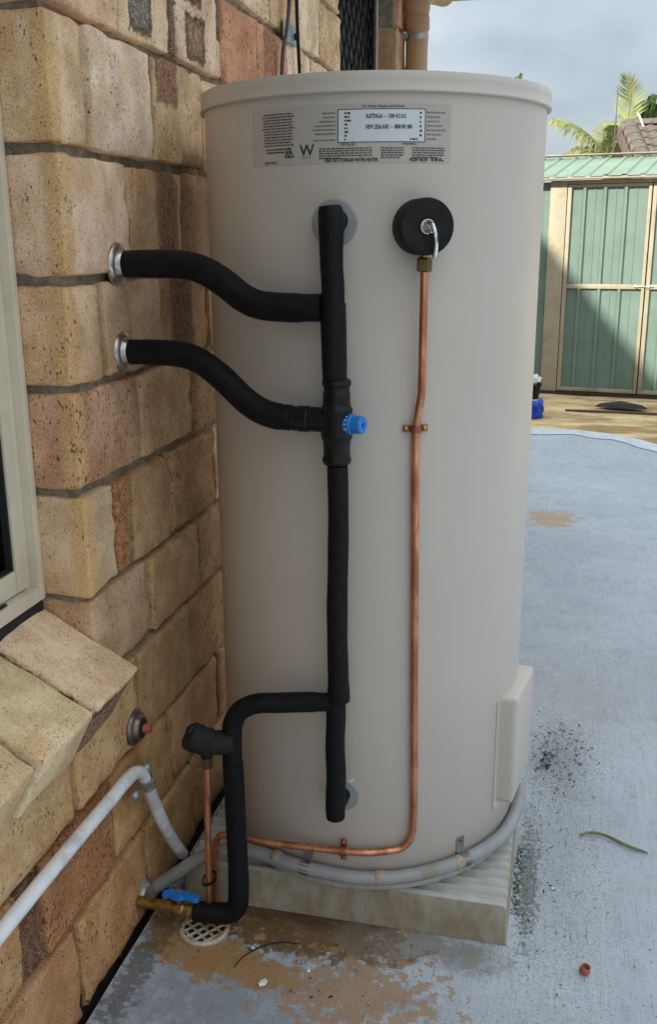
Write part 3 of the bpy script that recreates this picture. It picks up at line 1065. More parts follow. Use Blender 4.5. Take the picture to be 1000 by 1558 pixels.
box(bm, (-8.2, -5.2, 3.93), (-2.25, 3.0, 4.04))  # added slab, its edge placed to cast the slanting shadow on the shed
part('sun_blocker_slab', bm, SHINGLE, house, smooth=False)

# unseen block added behind the camera to cut light from that side
bm = NB()
box(bm, (-4.2, -6.0, -0.05), (-0.1, -3.25, 2.3))
part('rear_light_blocker', bm, RENDER, house, smooth=False)

# downpipe at the end of the wall
bm = NB()
dpx, dpy = -0.325, 2.69
tube(bm, [(dpx, dpy, 0.0), (dpx, dpy, 2.16)], 0.048, 24)
dp = part('downpipe', bm, TAN_PVC, house, loc=(dpx, dpy, 0))
bm = NB()
lathe(bm, [(0.049, 0), (0.054, 0.004), (0.054, 0.050), (0.051, 0.054), (0.051, 0.075), (0.054, 0.079), (0.055, 0.10)], (dpx, dpy, 2.112), segs=24)
tube(bm, crom([(dpx, dpy, 2.20), (dpx, dpy, 2.235), (dpx+0.02, dpy+0.04, 2.27), (dpx+0.05, dpy+0.12, 2.29), (dpx+0.08, dpy+0.25, 2.305)], 5), 0.052, 20)
part('pipe_socket', bm, TAN_PVC, dp)
bm = NB()
lathe(bm, [(0.0495, 0), (0.0505, 0.001), (0.0505, 0.024), (0.0495, 0.025)], (dpx, dpy, 2.075), segs=24)
box(bm, (XF-0.004, dpy-0.06, 2.077), (dpx-0.03, dpy-0.045, 2.097), 0.001)
part('bracket', bm, GALV, dp)

# ------------------------------------------------------------------ cables on the wall (top left of the heater)
cab = thing('wall_cable', 'pair of thin dark cables running up the brick wall behind the heater lid', 'cable', (-0.37, 0.76, 1.4))
bm = NB()
tube(bm, crom([(-0.366, 0.66, 1.30), (-0.366, 0.692, 1.66), (-0.364, 0.735, 1.76), (-0.364, 0.765, 1.84), (-0.366, 0.80, 2.0), (-0.366, 0.83, 2.3)], 6), 0.0052, 8)
part('cable', bm, CABLE, cab)
bm = NB()
tube(bm, crom([(-0.366, 0.90, 1.30), (-0.366, 0.866, 1.66), (-0.364, 0.842, 1.77), (-0.364, 0.836, 1.86), (-0.366, 0.84, 2.0), (-0.366, 0.85, 2.3)], 6), 0.0048, 8)
part('cable', bm, BLACK_PLASTIC, cab)
bm = NB()
box(bm, (-0.378, 0.745, 1.745), (-0.374, 0.87, 1.79), 0.001)
br = part('bracket', bm, simple('blued_zinc', (0.30, 0.37, 0.38), 0.4, 0.6, 40, 0.15), cab)
for yy in (0.765, 0.852):
    bm = NB()
    lathe(bm, [(0.009, 0), (0.008, 0.004), (0.0, 0.005)], (-0.374, yy, 1.768), (1, 0, 0), 10)
    part('bolt', bm, BLACK_PLASTIC, br)

# ------------------------------------------------------------------ heater pad
PT = 0.083
padx0, padx1, pady0, pady1 = -0.316, 0.310, -0.286, 0.35
bm = NB()
n = 22*8
prof = []
for i in range(n+1):
    y = pady0+0.012+(pady1-0.024-pady0)*i/n
    ph = ((i % 8)/8)
    z = PT-0.0055+0.0085*(0.5+0.5*math.cos(2*math.pi*ph))**3
    prof.append((y, z-0.003))
prof = [(pady0-0.004, 0.001), (pady0-0.001, PT-0.012), (pady0+0.002, PT-0.003), (pady0+0.008, PT)]+prof+[(pady1-0.004, PT), (pady1, PT-0.006), (pady1+0.003, 0.001)]
cols = []
for (x, dz, pull) in ((padx0-0.004, None, 0), (padx0, -0.008, 0), (padx0+0.006, 0, 0), (padx0+0.03, 0, 0), (padx1-0.03, 0, 0), (padx1-0.006, 0, 0), (padx1, -0.008, 0), (padx1+0.004, None, 0)):
    row = []
    for y, z in prof:
        if dz is None: zz = 0.001
        elif z < 0.02: zz = 0.001
        else: zz = z+dz if abs(dz) > 0 else z
        row.append(bm.verts.new((x, y, zz)))
    cols.append(row)
for a, b in zip(cols, cols[1:]):
    for i in range(len(prof)-1):
        bm.faces.new((a[i], a[i+1], b[i+1], b[i]))
pad = part('heater_pad', bm, PAD, None, loc=(0, 0.03, 0), angle=28)
tag(pad, 'square pale cement pad with ribbed top under the water heater', 'pad')

# ------------------------------------------------------------------ water heater
HT = thing('water_heater', 'tall beige cylindrical electric storage water heater standing on the ribbed pad', 'water heater', (0, 0, PT))
RB = 0.3025
bm = NB()
lathe(bm, [(0.292, 0.0995), (0.3005, 0.0995), (RB, 0.102), (RB, 0.5), (RB, 1.0), (RB, 1.35), (RB, 1.472), (0.296, 1.476)], segs=160)
part('tank_body', bm, TANK, HT, angle=50)
bm = NB()
lathe(bm, [(0.285, 0.084), (0.304, 0.084), (0.306, 0.086), (0.306, 0.095), (0.304, 0.0985), (0.290, 0.099)], segs=128)
part('base_tray', bm, BASE_STEEL, HT, angle=50)
bm = NB()
lathe(bm, [(0.301, 1.4710), (0.3080, 1.4704), (0.3098, 1.4710), (0.3104, 1.4728), (0.3097, 1.4748), (0.3083, 1.4762), (0.3086, 1.4880), (0.3086, 1.4990), (0.3078, 1.4998), (0.3050, 1.5003), (0.28, 1.5008), (0.15, 1.5020), (0.0, 1.5025)], segs=160)
lid = part('lid', bm, TANK, HT, angle=60)
bm = NB()
lathe(bm, [(0.010, 0), (0.010, 0.004), (0.007, 0.007), (0, 0.008)], (-0.06, -0.21, 1.5015), segs=14)
part('screw', bm, TANK, lid)


def cyl(ang, z, r): return V((r*math.cos(ang), r*math.sin(ang), z))


A0, A1 = R(-118.8), R(-56.7)


def curved(bm, a0, a1, z0, z1, r, n=24, thick=0.0):
    rows_ = []
    for i in range(n+1):
        a = a0+(a1-a0)*i/n
        rows_.append((bm.verts.new(cyl(a, z0, r)), bm.verts.new(cyl(a, z1, r))))
    for p, q in zip(rows_, rows_[1:]):
        bm.faces.new((p[0], q[0], q[1], p[1]))
    return bm


ZL0, ZL1 = 1.371, 1.4545
bm = NB()
curved(bm, A0, A1, ZL0, ZL1, RB+0.0005, 40)
lab = part('rating_label', bm, LABEL, HT)
AW0, AW1 = R(-89.6), R(-64.8)
WZ_0, WZ_1 = 1.4015, 1.4465
bm = NB()
curved(bm, AW0, AW1, WZ_0, WZ_1, RB+0.0009, 20)
part('white_panel', bm, LABEL_W, lab)
bm = NB()
e = 0.0012/RB
for (a0, a1, z0, z1) in ((AW0-e, AW1+e, WZ_1, WZ_1+0.0010), (AW0-e, AW1+e, WZ_0-0.0010, WZ_0), (AW0-e, AW0, WZ_0, WZ_1), (AW1, AW1+e, WZ_0, WZ_1)):
    curved(bm, a0, a1, z0, z1, RB+0.0011, 20)
part('panel_border', bm, INK, lab)
# lettering: real glyphs bent round the tank
letters = NB()


def put_text(bm, s, ang, z, size, align='LEFT', r=RB+0.0013, bold=0.0, squeeze=1.0):
    cu = bpy.data.curves.new('txt', 'FONT')
    cu.body = s
    cu.size = size
    cu.align_x = align
    cu.offset = bold*size
    cu.resolution_u = 2
    o = bpy.data.objects.new('txt', cu)
    C.objects.link(o)
    dg = bpy.context.evaluated_depsgraph_get()
    me = bpy.data.meshes.new_from_object(o.evaluated_get(dg))
    base = len(bm.verts)
    for v in me.vertices:
        v.co = cyl(ang+v.co.x*squeeze/r, z+v.co.y, r)
    bm.from_mesh(me)
    bpy.data.objects.remove(o)
    bpy.data.curves.remove(cu)
    bpy.data.meshes.remove(me)


def put_lines(bm, ang, width, z, rows_, lh=0.0036, h=0.0016, seed=0, align='l', r=RB+0.0013):
    """fine print far below reading size: rows of word-length strokes"""
    rg = random.Random(seed)
    for k in range(rows_):
        w = width*(1.0 if k < rows_-1 else rg.uniform(0.4, 0.9))
        if align == 'c': w = width*rg.uniform(0.82, 1.0)
        x = -w/2 if align == 'c' else 0.0
        end = x+w
        while x < end-0.001:
            l = min(rg.uniform(0.0018, 0.0065), end-x)
            zz = z-k*lh
            a0, a1 = ang+x/r, ang+(x+l)/r
            bm.faces.new([bm.verts.new(cyl(a0, zz, r)), bm.verts.new(cyl(a1, zz, r)), bm.verts.new(cyl(a1, zz+h, r)), bm.verts.new(cyl(a0, zz+h, r))])
            x += l+0.0012


def px2ang(px):   # label columns measured on the photograph, px 385..687 across the label
    pts = [(385, -118.8), (404, -114.5), (456, -103.5), (472, -99.4), (516, -89.6), (580, -77.0), (645, -64.8), (687, -56.7)]
    for (a, b), (c, d) in zip(pts, pts[1:]):
        if px <= c: return R(b+(d-b)*(px-a)/(c-a))
    return R(-56.7)


L_ = letters
put_text(L_, 'For Advice, Repairs and Service', px2ang(581), 1.4495, 0.0054, 'CENTER', bold=0.012, squeeze=0.92)
put_text(L_, 'AUSTRALIA  \u2013  1300 412 612', px2ang(556), 1.4345, 0.0082, 'LEFT', bold=0.03, squeeze=0.60)
put_text(L_, 'NEW ZEALAND  \u2013  0800 801 800', px2ang(556), 1.4195, 0.0082, 'LEFT', bold=0.03, squeeze=0.60)
put_text(L_, 'ELECTRIC STORAGE WATER HEATER', px2ang(498), 1.3735, 0.0070, 'LEFT', bold=0.035, squeeze=0.70)
put_text(L_, 'RELIEF VALVE', px2ang(622), 1.3735, 0.0062, 'LEFT', bold=0.03, squeeze=0.76)
put_text(L_, 'RELIEF VALVE', px2ang(407), 1.3735, 0.0050, 'LEFT', bold=0.02, squeeze=0.78)
put_text(L_, 'INSTALLER', px2ang(530), 1.3965, 0.0046, 'CENTER', bold=0.012)
put_text(L_, 'WARNING', px2ang(621), 1.3965, 0.0046, 'CENTER', bold=0.012)
put_text(L_, 'W', px2ang(464), 1.3835, 0.023, 'LEFT', bold=0.012)
put_text(L_, 'WaterMark', px2ang(472), 1.3795, 0.0034, 'CENTER')
lines_left = ['Model Number', 'Serial Number', 'Date Manufactured', 'Storage Capacity (litres)', 'Hot Water Delivery (litres)', 'Nominal Capacity (litres)']
for i, s in enumerate(lines_left):
    put_text(L_, s, px2ang(512), 1.4415-i*0.0058, 0.0036, 'RIGHT', bold=0.012, squeeze=0.9)
put_text(L_, 'Maximum Pressure (kPa)', px2ang(512), 1.4035, 0.0034, 'RIGHT', bold=0.012)
lines_right = ['Max. Relief Valve Set (kPa)', 'Heating Unit (kW)', 'Rated Current (A)', 'Supply Pressure (kPa)', 'Max. Supply Pressure (kPa)', 'Rated Pressure (kPa)', 'Rated Voltage']
for i, s in enumerate(lines_right):
    put_text(L_, s, px2ang(648), 1.4415-i*0.0062, 0.0034, 'LEFT', bold=0.012, squeeze=0.82)
for i, w in enumerate((0.016, 0.016, 0.012, 0.006, 0.006, 0.013, 0.004, 0.005)):
    put_lines(L_, px2ang(525), w, 1.4405-i*0.0053, 1, h=0.0026, seed=50+i)
for i, w in enumerate((0.005, 0.005, 0.005, 0.006, 0.006, 0.006)):
    put_lines(L_, px2ang(638)-0.004, w, 1.4405-i*0.0063, 1, h=0.0026, seed=70+i)
put_lines(L_, px2ang(622), 0.024, 1.4035, 1, h=0.0024, seed=90)
put_lines(L_, px2ang(431), 0.062, 1.4445, 12, 0.0041, 0.0016, 3, 'c')
put_lines(L_, px2ang(431), 0.056, 1.3935, 2, 0.0044, 0.0019, 4, 'c')
put_lines(L_, px2ang(490), 0.082, 1.3915, 5, 0.0034, 0.0015, 5)
put_lines(L_, px2ang(578), 0.035, 1.3915, 5, 0.0034, 0.0015, 6)
put_lines(L_, px2ang(626), 0.052, 1.3915, 5, 0.0034, 0.0015, 8)
# barcode and number
for i in range(12):
    a = px2ang(656)+i*0.0014/RB
    if i % 5 != 3: curved(L_, a, a+0.0009/RB, 1.3735, 1.3785, RB+0.0013, 1)
put_lines(L_, px2ang(673), 0.010, 1.3735, 1, h=0.0022, seed=91)
# triangle tick mark
ac, zc = px2ang(449), 1.3885


def stroke(bm, p, q, w=0.0011, r=RB+0.0013):
    p, q = V((p[0], p[1])), V((q[0], q[1]))
    d = (q-p).normalized()
    nrm = V((-d.y, d.x))*w/2
    bm.faces.new([bm.verts.new(cyl(ac+c.x/r, zc+c.y, r)) for c in (p-nrm, q-nrm, q+nrm, p+nrm)])


tri = [(-0.008, -0.006), (0.008, -0.006), (0.0, 0.008)]
for a_, b_ in zip(tri, tri[1:]+tri[:1]): stroke(L_, a_, b_, 0.0015)
stroke(L_, (-0.003, -0.001), (-0.001, -0.004), 0.0012)
stroke(L_, (-0.001, -0.004), (0.003, 0.001), 0.0012)
for k in range(10):
    t0, t1 = 2*math.pi*k/12, 2*math.pi*(k+1)/12
    stroke(L_, (0.0035*math.cos(t0), -0.0015+0.0035*math.sin(t0)), (0.0035*math.cos(t1), -0.0015+0.0035*math.sin(t1)), 0.0009)
me = bpy.data.meshes.new('lettering')
for v in L_.verts: v.co -= V((0, 0, PT))
L_.to_mesh(me)
L_.free()
link('lettering', me, INK, lab, (0, 0, PT))
# faint embossed marks over the hot outlet
bm = NB()
put_lines(bm, R(-93.2), 0.030, 1.3285, 1, h=0.004, seed=21, r=RB+0.0006)
part('embossed_marks', bm, EMBOSS, HT, smooth=False)

# port washers
for (ang, z, rr) in ((-90.8, 1.284, 0.0362), (-88.9, 0.283, 0.0315)):
    bm = NB()
    d = V((math.cos(R(ang)), math.sin(R(ang)), 0))
    lathe(bm, [(rr*0.98, -0.006), (rr, -0.001), (rr, 0.002), (rr*0.95, 0.0042), (rr*0.6, 0.0052), (0.012, 0.0055)], d*(RB-0.0005)+V((0, 0, z)), d, 40)
    part('port_washer', bm, GREY_PLASTIC, HT)
# two grey bumps beside the lower port
bm = NB()
for a_, z_ in ((-85.5, 0.3135), (-86.3, 0.3115)):
    d = V((math.cos(R(a_)), math.sin(R(a_)), 0))
    lathe(bm, [(0.0028, 0), (0.0022, 0.0015), (0, 0.002)], d*RB+V((0, 0, z_)), d, 8)
part('drip_marks', bm, CHIP, HT)

# element cover at the lower right
ph = R(-9)
cn, ct = V((math.cos(ph), math.sin(ph), 0)), V((-math.sin(ph), math.cos(ph), 0))
bm = NB()
zc0, zc1 = 0.194, 0.422
Mc = Matrix((cn, ct, V((0, 0, 1)))).transposed().to_4x4()
box(bm, (0.20, -0.083, zc0+0.004), (0.325, 0.083, zc1), 0.0095, Mc)
cov = part('element_cover', bm, TANK, HT, angle=60)
bm = NB()
a_l, a_r = ph-math.asin(0.094/RB), ph+math.asin(0.094/RB)
outer = []
for i in range(13):
    a = a_l+(a_r-a_l)*i/12
    outer.append([bm.verts.new(cyl(a, z, r)) for r, z in ((RB-0.002, zc0-0.012), (RB+0.0022, zc0-0.012), (RB+0.0022, zc1-0.006), (RB-0.002, zc1-0.006))])
for p, q in zip(outer, outer[1:]):
    for k in range(4): bm.faces.new((p[k], q[k], q[(k+1) % 4], p[(k+1) % 4]))
bm.faces.new(outer[0])
bm.faces.new(outer[-1][::-1])
part('flange', bm, TANK, cov, smooth=False)
bm = NB()
d = cyl(a_l+0.012, 0, 1.0)
lathe(bm, [(0.0042, 0), (0.0042, 0.0015), (0.002, 0.003), (0, 0.003)], d*(RB+0.0022)+V((0, 0, zc0+0.0)), d, 10)
part('screw', bm, CHROME, cov)

# ------------------------------------------------------------------ relief valve
va = R(-66.0)
vd = V((math.cos(va), math.sin(va), 0))
vt = V((-vd.y, vd.x, 0))
VC = vd*RB+V((0.0, 0, 1.2775))
RV = thing('relief_valve', 'black round foam lagged relief valve with bent chrome lever below the rating label', 'valve', tuple(VC))
bm = NB()
lathe(bm, [(0.040, -0.004), (0.042, 0.000), (0.042, 0.046), (0.0405, 0.050), (0.013, 0.0505), (0.0125, 0.040), (0.0, 0.040)], VC, vd, 48)
part('foam_collar', bm, simple('soft_black_foam', (0.006, 0.006, 0.007), 0.85, 0, 60, 0.2, bump=0.3), RV)
bm = NB()
lathe(bm, [(0.0112, 0.040), (0.0112, 0.0508), (0.0096, 0.0512), (0.0088, 0.042), (0.0, 0.041)], VC, vd, 24)
part('valve_stem', bm, STEEL, RV)
bm = NB()
Q = VC+vd*0.047+vt*0.001
tube(bm, crom([Q+vd*(-0.004)+V((0, 0, 0.004)), Q+vd*0.010+vt*0.003+V((0, 0, 0.003)), Q+vd*0.015+vt*0.0065+V((0, 0, -0.008)), Q+vd*0.013+vt*0.0095+V((0, 0, -0.026)), Q+vd*0.008+vt*0.0085+V((0, 0, -0.046))], 6), [0.0036]*24+[0.0025], 10)
part('lever', bm, CHROME, RV)
bm = NB()
nut_c = V((0.1365, -0.300, 0))
lathe(bm, [(0.0085, 1.238), (0.0085, 1.2325), (0.0075, 1.2325)], nut_c, segs=20)
part('threaded_tail', bm, BRASS, RV)
bm = NB()
lathe(bm, [(0.0085, 1.2105), (0.0118, 1.2125), (0.0118, 1.2295), (0.0095, 1.2325)], nut_c, segs=6)
part('compression_nut', bm, BRASS_DARK, RV, smooth=False)

# ------------------------------------------------------------------ copper drain line from the relief valve
CP = thing('copper_drain_pipe', 'long thin copper pipe running down the heater front from the relief valve to the wall', 'pipe', (0.136, -0.30, 1.21))


def onr(p, r=0.3165):
    k = r/math.hypot(p[0], p[1])
    return (p[0]*k, p[1]*k, p[2])


path = [(0.1365, -0.300, 1.216), (0.1360, -0.298, 1.125), (0.1352, -0.292, 1.041)]
path += [onr((0.1335, -0.288, 1.014), 0.3180), onr((0.1295, -0.290, 0.982), 0.3150)]
P2 = [onr(p, 0.3110) for p in ((0.129, -0.291, 0.950), (0.129, -0.291, 0.912), (0.1305, -0.290, 0.800), (0.132, -0.289, 0.683), (0.1345, -0.288, 0.50), (0.138, -0.287, 0.303), (0.138, -0.287, 0.228))]
path += P2
path += [onr(p, 0.3120) for p in ((0.1335, -0.289, 0.198), (0.120, -0.294, 0.180), (0.103, -0.301, 0.1745))]
path += [(0.056, -0.3115, 0.1740), (0.012, -0.3160, 0.1730), (-0.055, -0.3180, 0.1720), (-0.118, -0.3180, 0.1710), (-0.170, -0.3180, 0.1720), (-0.215, -0.3180, 0.1740)]
path += [(-0.230, -0.318, 0.1690), (-0.2385, -0.319, 0.149), (-0.241, -0.320, 0.083), (-0.244, -0.322, 0.010)]
pp = crom(path, 6)
bm = NB()
tube(bm, pp, 0.0066, 14)
part('pipe', bm, COPPER, CP)


def saddle(parent, p, axis, out, r, mat, smat):
    """pipe clip: a strap over the pipe with two screw ears"""
    axis, out = V(axis).normalized(), V(out).normalized()
    side = axis.cross(out)
    prof = [(-r*3.2, -r*0.95), (-r*1.25, -r*0.95)]
    for k in range(9):
        a = math.pi-math.pi*k/8
        prof.append((r*1.12*math.cos(a), r*1.12*math.sin(a)))
    prof += [(r*1.25, -r*0.95), (r*3.2, -r*0.95)]
    bm = NB()
    w = r*0.85
    th = r*0.22
    rings = []
    for i, (s, o_) in enumerate(prof):
        # offset direction
        a0 = prof[max(0, i-1)]
        b0 = prof[min(len(prof)-1, i+1)]
        tdir = V((b0[0]-a0[0], b0[1]-a0[1]))
        tdir = tdir.normalized() if tdir.length > 0 else V((1, 0))
        nn = V((-tdir.y, tdir.x))
        inn = V((s, o_))
        ou = inn+nn*th
        rings.append([bm.verts.new(V(p)+side*c.x+out*c.y+axis*h) for c, h in ((inn, -w), (inn, w), (ou, w), (ou, -w))])
    for a, b in zip(rings, rings[1:]):
        for k in range(4): bm.faces.new((a[k], a[(k+1) % 4], b[(k+1) % 4], b[k]))
    bm.faces.new(rings[0])
    bm.faces.new(rings[-1][::-1])
    cl = part('pipe_clip', bm, mat, parent)
    for s in (-1, 1):
        bm = NB()
        c = V(p)+side*s*r*2.35+out*(-r*0.74)
        lathe(bm, [(r*0.78, 0), (r*0.78, r*0.15), (r*0.62, r*0.42), (r*0.3, r*0.6), (0, r*0.64)], c, out, 14)
        part('screw', bm, smat, cl)
    return cl


COP_CLIP = simple('copper_clip', (0.34, 0.13, 0.07), 0.45, 0.8, 80, 0.25)
c1 = V(onr((0.129, -0.291, 0.9625), 0.3120))
saddle(CP, c1, (0, 0, 1), (c1.x, c1.y, 0), 0.0066, COP_CLIP, BRASS)
saddle(CP, (0.010, -0.3163, 0.1730), (1, 0.0, 0), (0, -1, 0), 0.0066, COP_CLIP, COP_CLIP)

# ------------------------------------------------------------------ lagged pipes


def flange(parent, c, axis, r, mat):
    bm = NB()
    lathe(bm, [(r, 0.0), (r*1.0, 0.003), (r*0.93, 0.007), (r*0.80, 0.010), (r*0.74, 0.0105), (r*0.70, 0.014), (r*0.62, 0.018), (r*0.55, 0.018)], c, axis, 36)
    return part('wall_flange', bm, mat, parent)


# upper riser and hot outlet branch
HP = thing('insulated_pipe', 'black foam lagged hot pipe from the top port bending left to the upper wall flange', 'pipe', (0.0, -0.345, 1.06))
bm = NB()
zs = [1.046, 1.07, 1.10, 1.13, 1.165]
tube(bm, [(0.0045-0.002*(z-1.05)/0.1, -0.3455, z) for z in zs], [0.0190, 0.0198, 0.0200, 0.0202, 0.0200], 22, True, 0.014, 1)
part('foam_sleeve', bm, FOAM, HP)
bm = NB()
zs = [1.160, 1.19, 1.22, 1.25, 1.28, 1.30, 1.3085]
tube(bm, [(0.002-0.003*(z-1.16)/0.15+0.001*math.sin(z*60), -0.3455-0.001*math.sin(z*40), z) for z in zs], [0.0182, 0.0178, 0.0176, 0.0186, 0.0196, 0.0190, 0.0165], 22, True, 0.05, 2)
part('foam_sleeve', bm, FOAM, HP)
bm = NB()
tube(bm, crom([(0.002, -0.296, 1.286), (0.001, -0.315, 1.288), (0.0005, -0.335, 1.289), (0.0, -0.352, 1.2895)], 4), [0.0165]*12+[0.0150], 20, True, 0.04, 3)
part('foam_elbow', bm, FOAM, HP)
bm = NB()
up_path = crom([(-0.372, -0.292, 1.222), (-0.32, -0.294, 1.2225), (-0.262, -0.300, 1.2215), (-0.222, -0.307, 1.213), (-0.185, -0.315, 1.194), (-0.150, -0.323, 1.171), (-0.118, -0.329, 1.160), (-0.07, -0.336, 1.157), (-0.014, -0.343, 1.158)], 7)
tube(bm, up_path, [0.0222]*5+[0.0228]*(len(up_path)-10)+[0.0215]*5, 24, True, 0.02, 4)
part('foam_branch', bm, FOAM, HP)
flange(HP, (-0.381, -0.292, 1.222), (1, 0, 0), 0.036, STEEL)

# tempered branch
TP = thing('insulated_pipe', 'black foam lagged pipe from the tempering valve rising left to the lower wall flange', 'pipe', (-0.08, -0.338, 0.98))
bm = NB()
lo_path = crom([(-0.372, -0.293, 1.0775), (-0.32, -0.295, 1.078), (-0.268, -0.302, 1.076), (-0.232, -0.309, 1.066), (-0.196, -0.316, 1.044), (-0.158, -0.325, 1.013), (-0.128, -0.331, 0.994), (-0.098, -0.336, 0.985), (-0.066, -0.339, 0.983)], 7)
tube(bm, lo_path, [0.0210]*5+[0.0216]*(len(lo_path)-10)+[0.0205]*4+[0.019], 24, True, 0.02, 5)
part('foam_branch', bm, FOAM, TP)
flange(TP, (-0.381, -0.293, 1.078), (1, 0, 0), 0.035, STEEL)

# tempering valve
TV = thing('tempering_valve', 'black tempering valve body with blue cap in the middle of the lagged riser', 'valve', (0.007, -0.3455, 0.975))
vx, vy = 0.0075, -0.3455
bm = NB()
lathe(bm, [(0.0185, 1.0495), (0.0222, 1.0475), (0.0232, 1.044), (0.0232, 1.040), (0.0210, 1.0375), (0.0205, 1.030), (0.0218, 1.028), (0.0218, 1.012), (0.0228, 1.006), (0.0252, 1.002), (0.0256, 0.998), (0.0246, 0.994), (0.0248, 0.972), (0.0256, 0.962), (0.0252, 0.956), (0.0228, 0.951), (0.0218, 0.946), (0.0214, 0.930), (0.0220, 0.925), (0.0234, 0.922), (0.0234, 0.917), (0.0215, 0.913), (0.0185, 0.911)], (vx, vy, 0), segs=36)
part('valve_body', bm, BLACK_PLASTIC, TV, angle=25)
bm = NB()
ad = V((-1, 0.055, 0)).normalized()
lathe(bm, [(0.0200, 0.010), (0.0200, 0.045), (0.0212, 0.047), (0.0212, 0.062), (0.0200, 0.064), (0.0200, 0.072), (0.0188, 0.074)], (vx, vy, 0.983), ad, 32)
part('side_branch', bm, BLACK_PLASTIC, TV, angle=25)
bm = NB()
cd = V((0.955, -0.30, -0.0)).normalized()
for k in range(1):
    lathe(bm, [(0.0150, 0.018), (0.0162, 0.019), (0.0162, 0.029), (0.0146, 0.0305), (0.0140, 0.046), (0.0128, 0.0478), (0.0045, 0.0478), (0.004, 0.043), (0.0, 0.043)], (vx, vy, 0.979), cd, 28)
cap = part('temperature_cap', bm, BLUE, TV, angle=30)
bm = NB()
# raised grip ribs and white marks round the collar of the cap
cs_, cu_ = V((0, 0, 1)).cross(cd).normalized(), V((0, 0, 1))
for k in range(28):
    a = 2*math.pi*k/28
    dd = cs_*math.cos(a)+cu_*math.sin(a)
    c = V((vx, vy, 0.979))+dd*0.0163
    tube(bm, [c+cd*0.0195, c+cd*0.0285], 0.0006, 4)
part('grip_ribs', bm, BLUE, cap)
bm = NB()
for a, l in ((2.2, 0.004), (2.6, 0.005), (3.0, 0.004), (3.5, 0.005), (1.7, 0.004), (1.2, 0.005), (0.8, 0.003)):
    dd = cs_*math.cos(a)+cu_*math.sin(a)
    c = V((vx, vy, 0.979))+dd*0.0168
    tube(bm, [c+cd*0.0215, c+cd*(0.0215+l)], 0.0007, 4)
part('white_marks', bm, WHITE_INK, cap)

# lower riser with cold feed
CW = thing('insulated_pipe', 'black foam lagged cold pipe from below the tempering valve down to the floor valve', 'pipe', (0.0, -0.345, 0.25))
bm = NB()
n = 22
pts = [(0.0085+0.0013*math.sin(i*0.33), -0.3455, 0.909-(0.909-0.494)*i/n) for i in range(n+1)]
tube(bm, pts, [0.0168+0.0012*(i/n)+0.0003*math.sin(i*1.1) for i in range(n-1)]+[0.0192, 0.0195], 22, True, 0.014, 6)
part('foam_sleeve', bm, FOAM, CW)
bm = NB()
pts = [(0.0035+0.001*math.sin(i), -0.3455, 0.498-(0.498-0.262)*i/12) for i in range(13)]
tube(bm, pts, [0.0172, 0.0174, 0.0172, 0.0170, 0.0170, 0.0172, 0.0172, 0.0174, 0.0175, 0.0176, 0.0178, 0.0178, 0.0168], 22, True, 0.014, 7)
part('foam_sleeve', bm, FOAM, CW)
bm = NB()
tube(bm, crom([(0.008, -0.297, 0.287), (0.006, -0.315, 0.285), (0.004, -0.348, 0.282)], 4), 0.0150, 18, True, 0.03, 8)
part('foam_elbow', bm, FOAM, CW)
bm = NB()
cp = crom([(-0.004, -0.3455, 0.489), (-0.050, -0.350, 0.486), (-0.100, -0.356, 0.482), (-0.135, -0.359, 0.478), (-0.163, -0.361, 0.464), (-0.178, -0.3625, 0.440), (-0.1815, -0.364, 0.410), (-0.1815, -0.365, 0.355)], 6)
tube(bm, cp, [0.0165]*4+[0.0178]*(len(cp)-4), 22, True, 0.014, 9)
part('foam_branch', bm, FOAM, CW)
bm = NB()
cp = [(-0.1810, -0.365, 0.358), (-0.1795, -0.3665, 0.30), (-0.1780, -0.368, 0.22), (-0.1765, -0.370, 0.14)]+rounded([(-0.1760, -0.371, 0.12), (-0.177, -0.376, 0.047), (-0.262, -0.381, 0.045)], 0.040, 8)
tube(bm, cp, [0.0188]*4+[0.0195]*(len(cp)-5)+[0.0188], 22, True, 0.014, 10)
part('foam_sleeve', bm, FOAM, CW)

# pressure valve lump behind the cold feed, with its copper tails
EV = thing('pressure_valve', 'lumpy foam wrapped valve beside the cold pipe bend with copper tail', 'valve', (-0.21, -0.375, 0.37))
bm = NB()
tube(bm, crom([(-0.178, -0.366, 0.405), (-0.200, -0.374, 0.402), (-0.222, -0.382, 0.405), (-0.240, -0.389, 0.414), (-0.252, -0.394, 0.423)], 5), [0.0215]*8+[0.0245]*6+[0.0265]*5+[0.0250, 0.021], 22, True, 0.09, 11)
part('foam_wrap', bm, simple('wrapped_black_foam', (0.007, 0.007, 0.008), 0.8, 0, 60, 0.2, bump=0.3), EV)
bm = NB()
tube(bm, crom([(-0.238, -0.386, 0.428), (-0.241, -0.390, 0.436), (-0.246, -0.397, 0.436), (-0.248, -0.401, 0.430)], 4), 0.0065, 10)
part('handle', bm, BLACK_PLASTIC, EV)
bm = NB()
tube(bm, [(-0.226, -0.376, 0.400), (-0.226, -0.376, 0.372)], 0.0115, 18)
part('valve_outlet', bm, BLACK_PLASTIC, EV)
bm = NB()
lathe(bm, [(0.0085, 0.350), (0.0110, 0.352), (0.0110, 0.372), (0.0095, 0.376)], (-0.2265, -0.3755, 0), segs=6)
part('compression_nut', bm, BRASS_DARK, EV, smooth=False)
bm = NB()
tube(bm, crom([(-0.2265, -0.3755, 0.355), (-0.2275, -0.374, 0.30), (-0.2305, -0.373, 0.26), (-0.2325, -0.372, 0.18), (-0.2345, -0.372, 0.10), (-0.2365, -0.372, 0.012)], 5), 0.0062, 14)
part('copper_tail', bm, COPPER, EV)
bm = NB()
